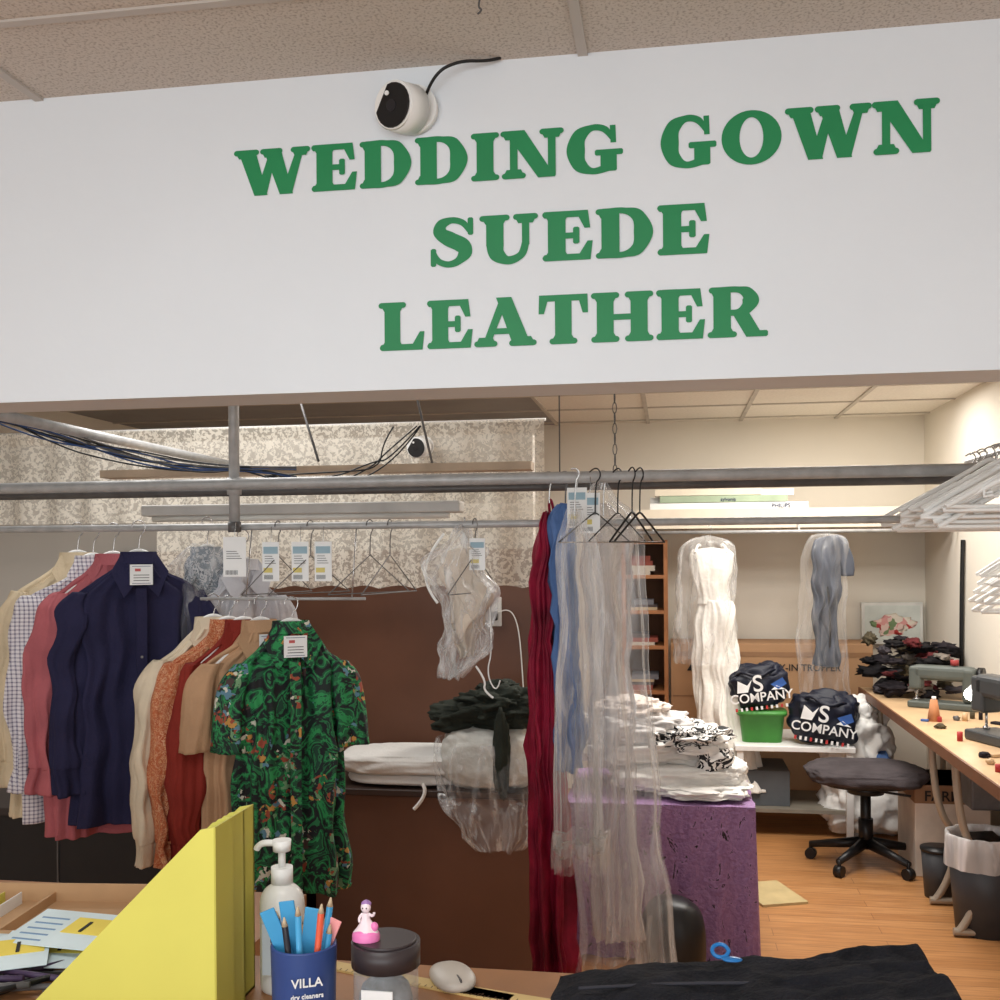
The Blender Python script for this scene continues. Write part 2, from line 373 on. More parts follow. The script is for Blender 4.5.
t=N.new('ShaderNodeBsdfTransparent'); mxs=N.new('ShaderNodeMixShader'); L.new(r.outputs[0],mxs.inputs[0]); L.new(t.outputs[0],mxs.inputs[1]); L.new(b.outputs[0],mxs.inputs[2]); L.new(mxs.outputs[0],N['Material Output'].inputs[0])
lace=m
def curtain(name,x0,x1,z0,z1,y,mat,nx=240,amp=.015,scal=.0,k=40):
    v=[];f=[];nz=16
    for i in range(nx+1):
        x=x0+(x1-x0)*i/nx
        for j in range(nz+1):
            zb=z0+scal*abs(math.sin(x*22))
            z=z1+(zb-z1)*j/nz
            v.append((x,y+amp*math.sin(x*k)*(.3+j/nz*.7)+amp*.6*math.sin(x*k*.37+2),z))
    for i in range(nx):
        for j in range(nz):
            a=i*(nz+1)+j; f.append((a,a+nz+1,a+nz+2,a+1))
    return obj(name,v,f,mat,True)
begin('lace_curtain')
curtain('lace_panel',-3.0,-.485,1.74,2.13,4.1,lace)
curtain('lace_lower',-2.1,-.485,1.465,1.80,4.07,lace,scal=.012)
cyl('curtain_rod',(-3.0,4.12,2.13),(-.48,4.12,2.13),.006,white)
end()
# ---------------------------------------------------------------- garments
def hanger(mat,hook=.12,r=.004,w=.2,drop=.09):
    tube('hanger_arms',[(-w,0,-drop-.01),(-w*.9,0,-drop),(-.03,0,-.005),(0,0,.012),(.03,0,-.005),(w*.9,0,-drop),(w,0,-drop-.01)],r,mat)
    tube('hanger_neck',[(-.045,0,.010),(-.02,0,.032),(.02,0,.032),(.045,0,.010)],.007,mat)
    h=hook
    tube('hanger_hook',[(0,0,.0),(0,0,h-.035),(.018,0,h-.02),(.02,0,h+.004),(0,0,h+.016),(-.018,0,h+.004),(-.018,0,h-.008)],.0018,chrome)
def shirt(name,loc,rz,mat,L=.74,w=.2,long=True,th=.035,seed=0,card=True,hook=.11,trim=None,plk=True,flare=.03):
    begin(name,loc,rz)
    hanger(white,hook,w=w*.85)
    R=[(0,0,0,.050,.032),(0,0,-.03,.078,.036),(0,0,-.06,w*.66,th*.8),(0,0,-.098,w*.95,th*.72),(0,0,-.14,w,th),(0,0,-.3,w*.97,th*1.1),(0,0,-.5,w*.98,th*1.15),(0,0,-L+.01,w*1.02,th*1.25),(0,0,-L,w*1.01,th*1.1)]
    loft('body',R,mat,120,.026,6,seed,.75,True,8,.018,.003,cf=11)
    for s in(-1,1):
        if long:
            q=[(s*w*.86,0,-.088,.03,.022),(s*(w-.01),-.005,-.14,.05,.034),(s*(w+.01),-.01,-.28,.052,.038),(s*(w+.02),-.02,-.42,.048,.036),(s*(w+.015),-.02,-.58,.042,.034),(s*(w+.015),-.02,-.60,.037,.03),(s*(w+.015),-.02,-.67,.040,.032)]
            loft('sleeve',q,mat,48,.013,4,seed+s,1,True,7,.022,.003,cf=16)
        else:
            q=[(s*w*.84,0,-.088,.03,.022),(s*(w-.005),0,-.14,.048,.034),(s*(w+flare),0,-.24,.054,.04),(s*(w+flare*1.5),0,-.33,.058,.042)]
            loft('sleeve',q,mat,44,.010,4,seed+s,1,True,6,.012,.002)
    c=trim or mat
    for s in(-1,1):
        V=[(s*.006,-.044,-.055),(s*.050,-.012,.024),(s*.082,-.034,-.030),(s*.048,-.062,-.105)]
        V2=[(x,y+.006,z) for x,y,z in V]
        obj('collar_flap',V+V2,[(0,1,2,3),(4,7,6,5),(0,3,7,4),(2,1,5,6),(3,2,6,7),(1,0,4,5)],c)
    loft('collar_stand',[(0,.006,.030,.052,.032),(0,0,-.005,.058,.038)],c,32,0,cap=False,sub=2)
    if plk:
        zz=[-.08-.0665*i*(L/.76) for i in range(11)]
        v=[];f=[]
        for i,z in enumerate(zz):
            yy=-(th*1.15+.022+.004*math.sin(i)) if z<-.1 else -.055
            v+=[(-.015,yy,z),(.015,yy,z)]
        for i in range(10): f.append((2*i,2*i+1,2*i+3,2*i+2))
        o=obj('placket',v,f,mat); sm=o.modifiers.new('s','SOLIDIFY'); sm.thickness=.006; sm.offset=-1
        for z in zz[1:-1]: cyl('button',(0,-th*1.15-.022-.004,z),(0,-th*1.15-.029,z),.004,M('button_dull',(120,115,112),.4),n=10)
    if card:
        box('hanger_card',-.032,.032,-.070,-.068,-.068,-.008,paper)
        for a,b_,z in((-.026,.026,-.014),(-.026,.026,-.064)): box('card_edge',a,b_,-.0715,-.070,z,z+.0015,M('card_blue',(90,100,130),.7))
        box('card_print',-.018,-.002,-.0715,-.070,-.028,-.020,M('card_red',(190,90,90),.7))
        for i in range(3): box('card_line',-.022,.022,-.0715,-.070,-.040-.008*i,-.038-.008*i,dsteel)
    end()
fb=lambda n,c,v=.12: M(n,c,.85,v,10,bump=.25,bscale=140,spec=.15)
navy=fb('navy_cotton',(42,41,68)); pink=fb('pink_cotton',(176,98,104)); beige=fb('beige_cotton',(208,190,160)); greyw=fb('grey_cotton',(188,188,194))
cream=fb('cream_cotton',(218,204,180)); redb=fb('rust_cotton',(134,48,40)); tan=fb('tan_cotton',(182,146,114)); whitef=fb('white_cotton',(228,228,226),.04)
m=bpy.data.materials.new('gingham'); m.use_nodes=True; N,L,b=nodes(m); b.inputs['Roughness'].default_value=.85
tc=N.new('ShaderNodeTexCoord'); res=None
for ax in(0,2):
    sp=N.new('ShaderNodeSeparateXYZ'); L.new(tc.outputs['Object'],sp.inputs[0])
    mu=N.new('ShaderNodeMath'); mu.operation='MULTIPLY'; mu.inputs[1].default_value=85; L.new(sp.outputs[ax],mu.inputs[0])
    fr=N.new('ShaderNodeMath'); fr.operation='FRACT'; L.new(mu.outputs[0],fr.inputs[0])
    gt=N.new('ShaderNodeMath'); gt.operation='GREATER_THAN'; gt.inputs[1].default_value=.65; L.new(fr.outputs[0],gt.inputs[0])
    if res is None: res=gt
    else:
        ad=N.new('ShaderNodeMath'); ad.operation='ADD'; L.new(res.outputs[0],ad.inputs[0]); L.new(gt.outputs[0],ad.inputs[1]); res=ad
hv=N.new('ShaderNodeMath'); hv.operation='MULTIPLY'; hv.inputs[1].default_value=.5; L.new(res.outputs[0],hv.inputs[0])
r=N.new('ShaderNodeValToRGB'); r.color_ramp.elements[0].color=lin((222,218,222)); r.color_ramp.elements[1].color=lin((110,104,128)); L.new(hv.outputs[0],r.inputs[0]); L.new(r.outputs[0],b.inputs['Base Color'])
ging=m
# tropical print: black/green ground with small motifs
m=bpy.data.materials.new('hawaiian_print'); m.use_nodes=True; N,L,b=nodes(m); b.inputs['Roughness'].default_value=.75
tc=N.new('ShaderNodeTexCoord')
n1=N.new('ShaderNodeTexNoise'); n1.inputs['Scale'].default_value=11; n1.inputs['Detail'].default_value=4; n1.inputs['Distortion'].default_value=1.8; L.new(tc.outputs['Object'],n1.inputs['Vector'])
r1=N.new('ShaderNodeValToRGB'); r1.color_ramp.interpolation='CONSTANT'
st=[(0,(12,14,20)),(.38,(18,74,48)),(.43,(38,140,78)),(.47,(24,96,58)),(.51,(12,30,28)),(.56,(14,16,26)),(.60,(30,112,66)),(.64,(16,60,44))]
while len(r1.color_ramp.elements)<len(st): r1.color_ramp.elements.new(.5)
for e,(p,c) in zip(r1.color_ramp.elements,st): e.position=p; e.color=lin(c)
L.new(n1.outputs['Fac'],r1.inputs[0])
w1=N.new('ShaderNodeTexNoise'); w1.inputs['Scale'].default_value=45; L.new(tc.outputs['Object'],w1.inputs['Vector'])
vm=N.new('ShaderNodeVectorMath'); vm.operation='MULTIPLY_ADD'; vm.inputs[1].default_value=(.05,)*3; L.new(w1.outputs['Color'],vm.inputs[0]); L.new(tc.outputs['Object'],vm.inputs[2])
v1=N.new('ShaderNodeTexVoronoi'); v1.inputs['Scale'].default_value=60; L.new(vm.outputs[0],v1.inputs['Vector'])
sp=N.new('ShaderNodeSeparateColor'); L.new(v1.outputs['Color'],sp.inputs[0])
r2=N.new('ShaderNodeValToRGB'); r2.color_ramp.interpolation='CONSTANT'
st=[(0,(150,70,50)),(.2,(206,204,190)),(.36,(190,140,70)),(.5,(90,130,150)),(.66,(70,50,50)),(.8,(110,150,110))]
while len(r2.color_ramp.elements)<len(st): r2.color_ramp.elements.new(.5)
for e,(p,c) in zip(r2.color_ramp.elements,st): e.position=p; e.color=lin(c)
L.new(sp.outputs[0],r2.inputs[0])
# motifs cluster in bands of a broader noise
n3=N.new('ShaderNodeTexNoise'); n3.inputs['Scale'].default_value=14; n3.inputs['Detail'].default_value=1; mp3=N.new('ShaderNodeMapping'); mp3.inputs['Location'].default_value=(5,3,1); L.new(tc.outputs['Object'],mp3.inputs[0]); L.new(mp3.outputs[0],n3.inputs['Vector'])
g1=N.new('ShaderNodeMath'); g1.operation='GREATER_THAN'; g1.inputs[1].default_value=.55; L.new(sp.outputs[1],g1.inputs[0])
g2=N.new('ShaderNodeMath'); g2.operation='GREATER_THAN'; g2.inputs[1].default_value=.54; L.new(n3.outputs['Fac'],g2.inputs[0])
gm=N.new('ShaderNodeMath'); gm.operation='MULTIPLY'; L.new(g1.outputs[0],gm.inputs[0]); L.new(g2.outputs[0],gm.inputs[1])
mx=N.new('ShaderNodeMix'); mx.data_type='RGBA'; L.new(gm.outputs[0],mx.inputs[0]); L.new(r1.outputs[0],mx.inputs[6]); L.new(r2.outputs[0],mx.inputs[7]); L.new(mx.outputs[2],b.inputs['Base Color'])
hawaii=m
orangep=ramp_mat('orange_print','noise',30,[(0,(180,96,58)),(.44,(208,154,112)),(.48,(172,84,48)),(.55,(212,165,128)),(.59,(178,94,56)),(.64,(206,150,106))],.8,dist=2.5)
paisley=ramp_mat('grey_print','noise',35,[(0,(120,130,140)),(.5,(190,192,196)),(.6,(90,98,110))],.8,dist=2)
TH=math.radians(42)
shirt('beige_shirt',(-1.835,3.04,1.585),TH,beige,.76,w=.185,seed=1,card=False)
shirt('gingham_shirt',(-1.765,3.01,1.575),TH,ging,.76,w=.185,seed=2,card=False)
shirt('pink_shirt',(-1.68,2.98,1.58),TH,pink,.80,w=.185,seed=3,card=False)
shirt('navy_shirt',(-1.57,2.93,1.585),math.radians(34),navy,.76,w=.183,seed=4)
shirt('printed_shirt',(-1.44,3.12,1.60),TH+.3,paisley,.26,w=.11,long=False,seed=5,card=False,plk=False,flare=.0)
shirt('grey_shirt',(-1.33,3.14,1.56),TH,greyw,.42,w=.13,long=False,seed=6,plk=False,card=False,flare=.0)
T2=math.radians(45)
shirt('cream_shirt',(-1.345,2.95,1.39),T2,cream,.60,th=.02,w=.175,seed=11,card=False,hook=.085)
shirt('orange_print_shirt',(-1.29,2.935,1.385),T2,orangep,.64,th=.02,w=.175,seed=12,hook=.085,card=False)
shirt('rust_shirt',(-1.235,2.915,1.385),T2,redb,.62,th=.02,w=.165,seed=13,hook=.085,card=False)
shirt('tan_shirt',(-1.175,2.895,1.385),T2,tan,.58,th=.02,w=.17,long=False,seed=14,hook=.085,flare=.01)
shirt('hawaiian_shirt',(-1.064,2.85,1.385),math.radians(30),hawaii,.735,th=.035,w=.150,long=False,seed=15,hook=.085,flare=.012)
begin('garment_cover',(-1.44,3.1,1.61),TH); loft('film',[(0,0,.03,.03,.03),(0,0,-.08,.14,.08),(0,0,-.2,.15,.09),(0,0,-.28,.16,.1)],filmA,64,.02,6,3,cap=False,crumple=.02); end()
tagb=M('tag_blue',(150,178,192),.7); tagy=M('tag_yellow',(215,200,120),.7)
def tag(name,x,y,z,w,h,rz=0,blue=True):
    begin(name,(x,y,z),rz)
    box('card',-w/2,w/2,-.001,.001,-h,0,paper)
    if blue:
        box('band_blue',-w*.42,w*.42,-.0025,-.001,-h*.3,-h*.12,tagb); box('band_yellow',-w*.42,w*.1,-.0025,-.001,-h*.78,-h*.66,tagy)
    for i in range(4): box('print_line',-w*.35,w*(.1+.07*i),-.0025,-.001,-h*(.37+.06*i),-h*(.355+.06*i),dsteel)
    for i in range(9): box('barcode',-w*.38+w*.06*i,-w*.36+w*.06*i,-.0025,-.001,-h*.95,-h*.84,black)
    tube('string',[(0,0,0),(.003,0,.03),(0,.01,.045)],.001,chrome)
    end()
tag('ticket_tag',-1.245,2.88,1.655,.07,.115,blue=False)
for x in(-1.155,-1.065,-.995): tag('ticket_strip',x,2.93,1.64,.05,.115,.1)
tag('ticket_strip',-.54,2.93,1.645,.045,.09,.2)
for x,z in((-.25,1.78),(-.215,1.765)): tag('ticket_tag',x,2.87,z,.055,.11,.3*x)
for x,a in((-1.14,1.3),(-1.04,1.15),(-.86,1.1),(-.80,1.35),(-.55,1.3)):
    begin('wire_hanger',(x,2.95,1.62),a)
    tube('frame',[(-.17,0,-.13),(0,0,-.02),(.17,0,-.13)],.0016,dsteel,kind='POLY'); tube('bar',[(-.17,0,-.13),(.17,0,-.13)],.0016,dsteel,kind='POLY')
    tube('hook',[(0,0,-.02),(0,0,.04),(.015,0,.055),(.015,0,.075),(0,0,.085),(-.015,0,.075),(-.015,0,.065)],.0016,dsteel); end()
begin('plastic_bag',(-.58,2.95,1.66))
loft('bag',[(0,0,.03,.01,.01),(.0,0,0,.03,.02),(-.02,0,-.06,.07,.045),(-.01,0,-.16,.085,.055),(.01,0,-.28,.07,.05),(-.02,0,-.36,.045,.035),(-.05,0,-.42,.02,.015)],filmB,90,.02,7,2,crumple=.05,amp0=.01,cf=18)
loft('bag_content',[(0,0,-.04,.03,.02),(0,0,-.15,.06,.03),(.01,0,-.26,.05,.03),(-.01,0,-.36,.02,.02)],M('bag_tan',(206,192,176),.8),40,.014,4,5,crumple=.05,cf=16)
tube('handle_loop',[(-.06,0,.0),(-.11,0,-.06),(-.12,0,-.15),(-.08,0,-.2)],.004,white)
tube('cord',[(.07,0,-.2),(.08,0,-.33),(.06,0,-.40),(.09,0,-.46),(.10,0,-.42)],.002,white)
tube('cord2',[(.03,0,-.38),(.06,0,-.42),(.05,0,-.45),(.08,0,-.47)],.003,white)
tube('hook',[(0,0,.03),(0,.005,.04),(0,-.0,.045)],.002,chrome)
end()
# ---------------------------------------------------------------- long gowns
burg=fb('burgundy_sequin',(128,24,48),.5); MATS['burgundy_sequin'].node_tree.nodes['Principled BSDF'].inputs['Roughness'].default_value=.5
denim=fb('blue_denim',(80,108,156),.2)
def hook(x,y,z,zt,mat=chrome):
    tube('hook',[(x,y,z),(x,y,zt-.02),(x+.015,y,zt),(x+.005,y,zt+.02),(x-.01,y,zt+.015)],.002,mat)
begin('burgundy_gown',(0,0,0))
loft('gown_body',[(-.335,2.98,1.72,.012,.05),(-.345,2.98,1.62,.03,.08),(-.352,2.98,1.4,.034,.10),(-.354,2.98,1.1,.040,.11),(-.345,2.98,.8,.047,.12),(-.330,2.98,.42,.052,.13)],burg,100,.024,8,4,crumple=.018,amp0=.006,cf=16)
tube('strap',[(-.335,2.98,1.70),(-.34,2.96,1.74),(-.33,2.95,1.76),(-.325,2.97,1.72)],.004,burg); hook(-.33,2.9,1.74,1.81)
end()
begin('denim_dress',(0,0,0))
loft('body',[(-.285,2.93,1.74,.02,.04),(-.30,2.93,1.64,.036,.06),(-.295,2.93,1.4,.034,.06),(-.285,2.93,1.15,.036,.06),(-.285,2.93,1.0,.034,.06)],denim,70,.014,5,6,crumple=.02,amp0=.004,cf=18)
hook(-.285,2.9,1.74,1.81,dsteel); end()
def gownbag(name,cx0,cx1,ybot,w,y,mat,seed,zs=1.8):
    begin(name)
    loft('film',[(cx0,y,zs,.012,.012),(cx0,y,zs-.05,w*.35,.03),(cx0+.01,y,zs-.14,w*.75,.05),(cx0*.7+cx1*.3,y,zs-.5,w*.82,.06),(cx0*.4+cx1*.6,y,zs-.9,w*.92,.06),(cx1,y,ybot+.1,w,.06),(cx1,y,ybot,w*1.02,.055)],mat,150,.022,6,seed,cap=False,crumple=.018,amp0=.010,cf=7)
    hook(cx0,y,zs-.02,1.81); end()
gownbag('garment_bag',-.19,-.125,.43,.132,2.96,filmA,11)
gownbag('garment_bag',-.25,-.235,.75,.065,2.80,filmA,13,1.72)
begin('sheer_gown',(0,0,0))
loft('body',[(-.19,3.0,1.74,.02,.03),(-.18,3.0,1.64,.07,.04),(-.17,3.0,1.45,.06,.04),(-.165,3.0,1.1,.055,.035),(-.16,3.0,.5,.065,.04)],film('sheer_fabric',.26,.35,(214,208,206)),80,.024,6,9,crumple=.03,cf=12)
hook(-.18,2.9,1.7,1.81); end()
for i,(x,a) in enumerate(((-.14,.9),(-.08,1.0),(-.2,.7),(-.10,1.1))):
    begin('black_hanger' if i%2 else 'wire_hanger',(x,2.88-.01*i,1.70),a)
    tube('frame',[(-.12,0,-.07),(-.02,0,.0),(0,0,.012),(.02,0,0),(.12,0,-.07)],.003 if i%2 else .0018,black); tube('bar',[(-.12,0,-.07),(.12,0,-.07)],.002,black if i%2 else chrome,kind='POLY')
    tube('hook',[(0,0,.01),(0,0,.09),(.018,0,.105),(.018,0,.125),(0,0,.135),(-.018,0,.12)],.002,black); end()
# white hanger bundles right
begin('white_hanger_bundle')
rb=random.Random(5)
for i in range(30):
    y=2.50+.020*i; x=.845+rb.uniform(-.03,.03); z=1.79+rb.uniform(-.02,.03); t=rb.uniform(-.06,.06)
    tube('hanger',[(x-.235,y+t,z-.115),(x-.2,y+t,z-.095),(x-.03,y,z+.0),(x,y,z+.02),(x+.03,y,z),(x+.2,y-t,z-.095),(x+.235,y-t,z-.115)],.0065,white)
    tube('hanger_bar',[(x-.235,y+t,z-.115),(x+.235,y-t,z-.115)],.005,white,kind='POLY')
    tube('hanger_notch',[(x-.15,y+t*.6,z-.068),(x-.15,y+t*.6,z-.085),(x-.13,y+t*.6,z-.082)],.004,white,kind='POLY')
    tube('hanger_hook',[(x,y,z),(x,y,1.84),(x+.015,y,1.855),(x,y,1.873),(x-.015,y,1.86)],.002,chrome)
cyl('bundle_bar',(.845,2.4,1.855),(.845,3.2,1.855),.007,steel); cyl('bundle_post',(.845,3.2,1.855),(1.63,3.2,1.855),.007,steel); cyl('bundle_post2',(.845,2.42,1.855),(1.63,2.42,1.855),.007,steel)
end()
begin('white_hanger_bundle')
for i in range(16):
    y=3.6+.02*i; x=1.20+rb.uniform(-.03,.03); z=1.61-.03*(i%5)
    tube('hanger',[(x-.16,y,z-.095),(x-.02,y,z+.0),(x,y,z+.02),(x+.02,y,z),(x+.16,y,z-.095)],.0065,white,kind='POLY')
    tube('hanger_bar',[(x-.16,y,z-.095),(x+.16,y,z-.095)],.005,white,kind='POLY')
    tube('hanger_hook',[(x,y,z),(x,y,1.70),(x+.02,y,1.715),(x,y,1.735)],.002,chrome)
cyl('bar',(1.20,3.5,1.72),(1.20,3.95,1.72),.006,steel); cyl('bar_bracket',(1.20,3.92,1.72),(1.63,3.92,1.72),.006,steel)
end()
# ---------------------------------------------------------------- brown cabinet etc
cab=M('cabinet_brown',(104,70,54),.5,.14,3,bump=.02)
begin('brown_cabinet')
box('carcass',-1.32,-.46,3.77,4.2,0,.71,cab,.005); box('top',-1.34,-.44,3.75,4.22,.71,.735,M('cabinet_top',(58,42,36),.5),.004)
end()
begin('storage_cabinet'); box('carcass',-3.0,-1.38,3.5,4.1,0,.66,M('cabinet_black',(30,27,27),.6),.005); box('top',-3.02,-1.36,3.48,4.12,.66,.69,M('cabinet_top2',(52,44,42),.5),.004)
for x in(-2.6,-2.2,-1.8): box('door_gap',x,x+.006,3.495,3.502,.04,.64,dsteel)
end()
begin('ironing_pad')
blob('pad',(-.99,3.93,.815),(.27,.17,.045),M('pad_cloth',(214,212,208),.9,.05,bump=.3),.10,4,5,2.4,.6); blob('pad_lower',(-.98,3.94,.762),(.24,.17,.026),whitef,.08,5,4,2,.6)
tube('strap',[(-.90,3.745,.76),(-.87,3.735,.73),(-.93,3.735,.67)],.007,white)
end()
begin('bagged_jacket',(-.66,3.86,.735))
blob('quilt',(0,0,.12),(.19,.15,.12),M('quilt_white',(196,196,190),.85,.1,bump=.4),.12,8,5,2,.7)
dg=fb('dark_green_nylon',(44,48,42),.3)
blob('jacket',(-.02,.02,.26),(.20,.14,.065),dg,.45,9,5,2.4,.8)
blob('jacket_fold',(.04,-.02,.31),(.14,.11,.06),dg,.5,10,5,2.8,.9); blob('jacket_hood',(.02,.02,.35),(.08,.07,.04),dg,.4,13,5,2.6,.9)
blob('jacket_sleeve',(.06,-.15,.15),(.03,.02,.15),dg,.3,14,4,2,.9)
loft('plastic_cover',[(0,-.0,.18,.20,.15),(0,-.02,.12,.205,.165),(.01,-.06,.02,.2,.15),(.03,-.15,-.06,.17,.03),(.04,-.16,-.14,.13,.025),(.05,-.16,-.2,.08,.02)],film('wrap_film',.05,.35,face=.35,sc=22),90,.018,8,21,cap=False,crumple=.03,amp0=.012,cf=14)
end()
begin('power_outlet',(-.715,4.238,1.365))
box('plate',-.035,.035,-.008,0,-.06,.06,white,.004); box('plug',-.02,.02,-.04,-.008,-.035,.0,black,.004); box('adapter',-.06,-.02,-.03,-.008,.0,.04,white,.004)
tube('cord',[(.0,-.03,-.02),(.05,-.03,.02),(.10,-.02,-.02),(.12,-.02,-.2),(.13,-.02,-.45)],.0026,white); end()
m=bpy.data.materials.new('purple_brocade'); m.use_nodes=True; N,L,b=nodes(m); b.inputs['Roughness'].default_value=.6
tc=N.new('ShaderNodeTexCoord')
mpp=N.new('ShaderNodeMapping'); mpp.inputs['Scale'].default_value=(1.5,1,.8); L.new(tc.outputs['Object'],mpp.inputs[0])
n=N.new('ShaderNodeTexNoise'); n.inputs['Scale'].default_value=9; n.inputs['Detail'].default_value=7; n.inputs['Distortion'].default_value=3.5; n.inputs['Roughness'].default_value=.6
L.new(mpp.outputs[0],n.inputs['Vector']); r=N.new('ShaderNodeValToRGB'); e=r.color_ramp.elements; e[0].position=.35;e[0].color=lin((134,98,144)); e[1].position=.625;e[1].color=lin((156,120,166)); x=e.new(.632);x.color=lin((26,20,30)); x=e.new(.68);x.color=lin((30,22,34)); x=e.new(.69);x.color=lin((140,102,150))
L.new(n.outputs['Fac'],r.inputs[0]); L.new(r.outputs[0],b.inputs['Base Color'])
n2=N.new('ShaderNodeTexNoise'); n2.inputs['Scale'].default_value=70; n2.inputs['Detail'].default_value=5; bp=N.new('ShaderNodeBump'); bp.inputs['Strength'].default_value=.9; bp.inputs['Distance'].default_value=.015; L.new(tc.outputs['Object'],n2.inputs['Vector']); L.new(n2.outputs['Fac'],bp.inputs['Height']); L.new(bp.outputs[0],b.inputs['Normal'])
purple=m
begin('draped_table')
def drape(name,x0,x1,y0,y1,zt,mat):
    per=[]; n=50
    for i in range(n): per.append((x0+(x1-x0)*i/n,y0,0,-1))
    for i in range(n): per.append((x1,y0+(y1-y0)*i/n,1,0))
    for i in range(n): per.append((x1-(x1-x0)*i/n,y1,0,1))
    for i in range(n): per.append((x0,y1-(y1-y0)*i/n,-1,0))
    v=[];f=[];K=len(per);nz=14
    for j in range(nz+1):
        t=j/nz
        for i,(x,y,nx,ny) in enumerate(per):
            g=(.004+.014*t)*math.sin(i*.6)*math.sin(i*.23+1)+.006*t
            v.append((x+nx*g,y+ny*g,zt-(zt-.005)*t+(.006*math.sin(i*.4) if j==nz else 0)))
    for j in range(nz):
        for i in range(K): f.append((j*K+i,j*K+(i+1)%K,(j+1)*K+(i+1)%K,(j+1)*K+i))
    f.append(tuple(range(K)))
    obj(name,v,f,mat,False)
drape('cloth',-.42,.32,4.17,4.85,.61,purple)
end()
# small bamboo / blossom sprigs woven on the cloth front
begin('linen_pile')
lin1=M('linen_white',(226,224,220),.9,.04,bump=.4,bscale=30); zebra=ramp_mat('zebra_print','noise',9,[(0,(235,232,228)),(.47,(30,30,32)),(.53,(235,232,228)),(.58,(30,30,32)),(.63,(235,232,228))],.8,dist=1.2)
lgr=M('linen_grey',(200,196,194),.9,.05,bump=.3)
blob('cushion_low',(.02,4.5,.675),(.28,.24,.06),lin1,.25,31,5,2.6,.65); blob('cushion_mid',(-.10,4.52,.77),(.29,.2,.07),lin1,.35,32,5,2.6,.75)
blob('cushion_grey',(-.14,4.5,.86),(.23,.17,.07),lgr,.4,33,5,2.6,.8)
blob('cushion_top',(-.17,4.52,.94),(.15,.14,.045),M('linen_pink',(214,200,190),.9,.05,bump=.3),.4,34,5,2.6,.8)
blob('zebra_cloth',(.07,4.43,.835),(.16,.15,.05),zebra,.5,35,5,2.6,.8); blob('zebra_drop',(.17,4.36,.76),(.07,.08,.06),zebra,.5,37,4,2.2,.8)
blob('white_drop',(.20,4.45,.70),(.10,.14,.05),lin1,.4,38,4,2.4,.75)
blob('sheet_edge',(.12,4.36,.64),(.18,.16,.028),lin1,.3,36,5,2.6,.7)
end()
begin('black_backpack',(.0,3.9,0)); blob('body',(0,0,.17),(.12,.12,.17),black,.05,3,4,1.5,.8); tube('strap',[(-.08,-.1,.3),(-.1,-.15,.2),(-.08,-.1,.08)],.01,dsteel); end()
begin('flat_cardboard'); box('sheet',.34,.56,4.88,5.2,0,.012,M('cardboard_pale',(190,170,124),.8),0,.35); end()
# ---------------------------------------------------------------- back room furniture
wood=M('bookcase_wood',(166,110,68),.55,.2,9)
begin('storage_shelving')
box('side_l',-.30,-.275,6.6,6.95,0,1.68,wood); box('side_r',-.04,-.015,6.6,6.95,0,1.68,wood); box('back',-.275,-.04,6.94,6.95,0,1.68,M('shelving_back',(120,84,58),.7))
cl=[M('bk%d'%i,c,.7) for i,c in enumerate([(190,180,165),(120,90,70),(110,110,116),(180,160,130),(70,60,60),(140,70,56)])]
for z in(.05,.4,.72,1.0,1.22,1.44,1.655):
    box('board',-.275,-.04,6.6,6.94,z,z+.022,wood)
    if z<1.6:
        zz=z+.022
        for q in range(random.randint(2,4)):
            h=random.uniform(.015,.035); a=random.uniform(-.26,-.22); box('paper_stack',a,a+random.uniform(.1,.17),6.64,6.85,zz,zz+h,random.choice(cl)); zz+=h
end()
shelfm=M('shelf_cream',(226,214,194),.6,.06)
begin('wall_shelf')
box('board',-.2,1.62,6.45,7.14,1.82,1.86,shelfm); box('lip',-.2,1.62,6.43,6.45,1.745,1.862,shelfm)
for x in(.1,.75,1.4): box('bracket',x-.015,x+.015,6.5,7.14,1.75,1.82,shelfm)
cyl('hang_bar',(-.2,6.35,1.72),(1.62,6.35,1.72),.010,steel)
for x in(-.1,.75,1.5): cyl('bar_hook',(x,6.35,1.72),(x,6.44,1.77),.006,steel)
end()
begin('long_tube_boxes')
k=0
for y,z,x1,c in((6.5,1.862,.82,white),(6.58,1.862,.78,shelfm),(6.5,1.905,.70,M('box_green',(160,176,150),.7)),(6.6,1.905,.60,white),(6.52,1.948,.55,shelfm),(6.62,1.948,.75,white)):
    box('tube_box',-.12+.03*(k%3),x1,y,y+.075,z,z+.040,c,.002); k+=1
text('print','PHILIPS',(.66,6.497,1.868),.035,M('print_dark',(50,60,90),.6))
text('print2','sylvania',(.35,6.497,1.912),.03,MATS['print_dark'])
end()
# wedding gown
gown=M('wedding_satin',(240,236,228),.5,.04,30,bump=.5,bscale=45)
begin('wedding_gown',(.235,6.25,1.63))
loft('bodice',[(0,0,-.01,.10,.05),(0,0,-.05,.13,.075),(.0,0,-.13,.12,.085),(.01,0,-.27,.092,.065),(.015,0,-.33,.095,.067)],gown,80,.004,9,1,crumple=.008,amp0=.003,cf=20)
loft('skirt',[(.015,0,-.31,.095,.067),(.025,0,-.45,.12,.09),(.03,0,-.75,.13,.10),(.06,0,-1.05,.15,.13),(.10,0,-1.28,.18,.16),(.12,0,-1.39,.20,.18)],gown,110,.026,8,2,crumple=.03,amp0=.004)
for s in(-1,1): tube('strap',[(s*.09,-.05,-.03),(s*.075,-.01,.03),(s*.06,.03,.01)],.008,gown)
hook(0,.1,0,.11); tube('hanger_arms',[(-.12,0,-.03),(0,.05,.02),(.12,0,-.03)],.004,white); end()
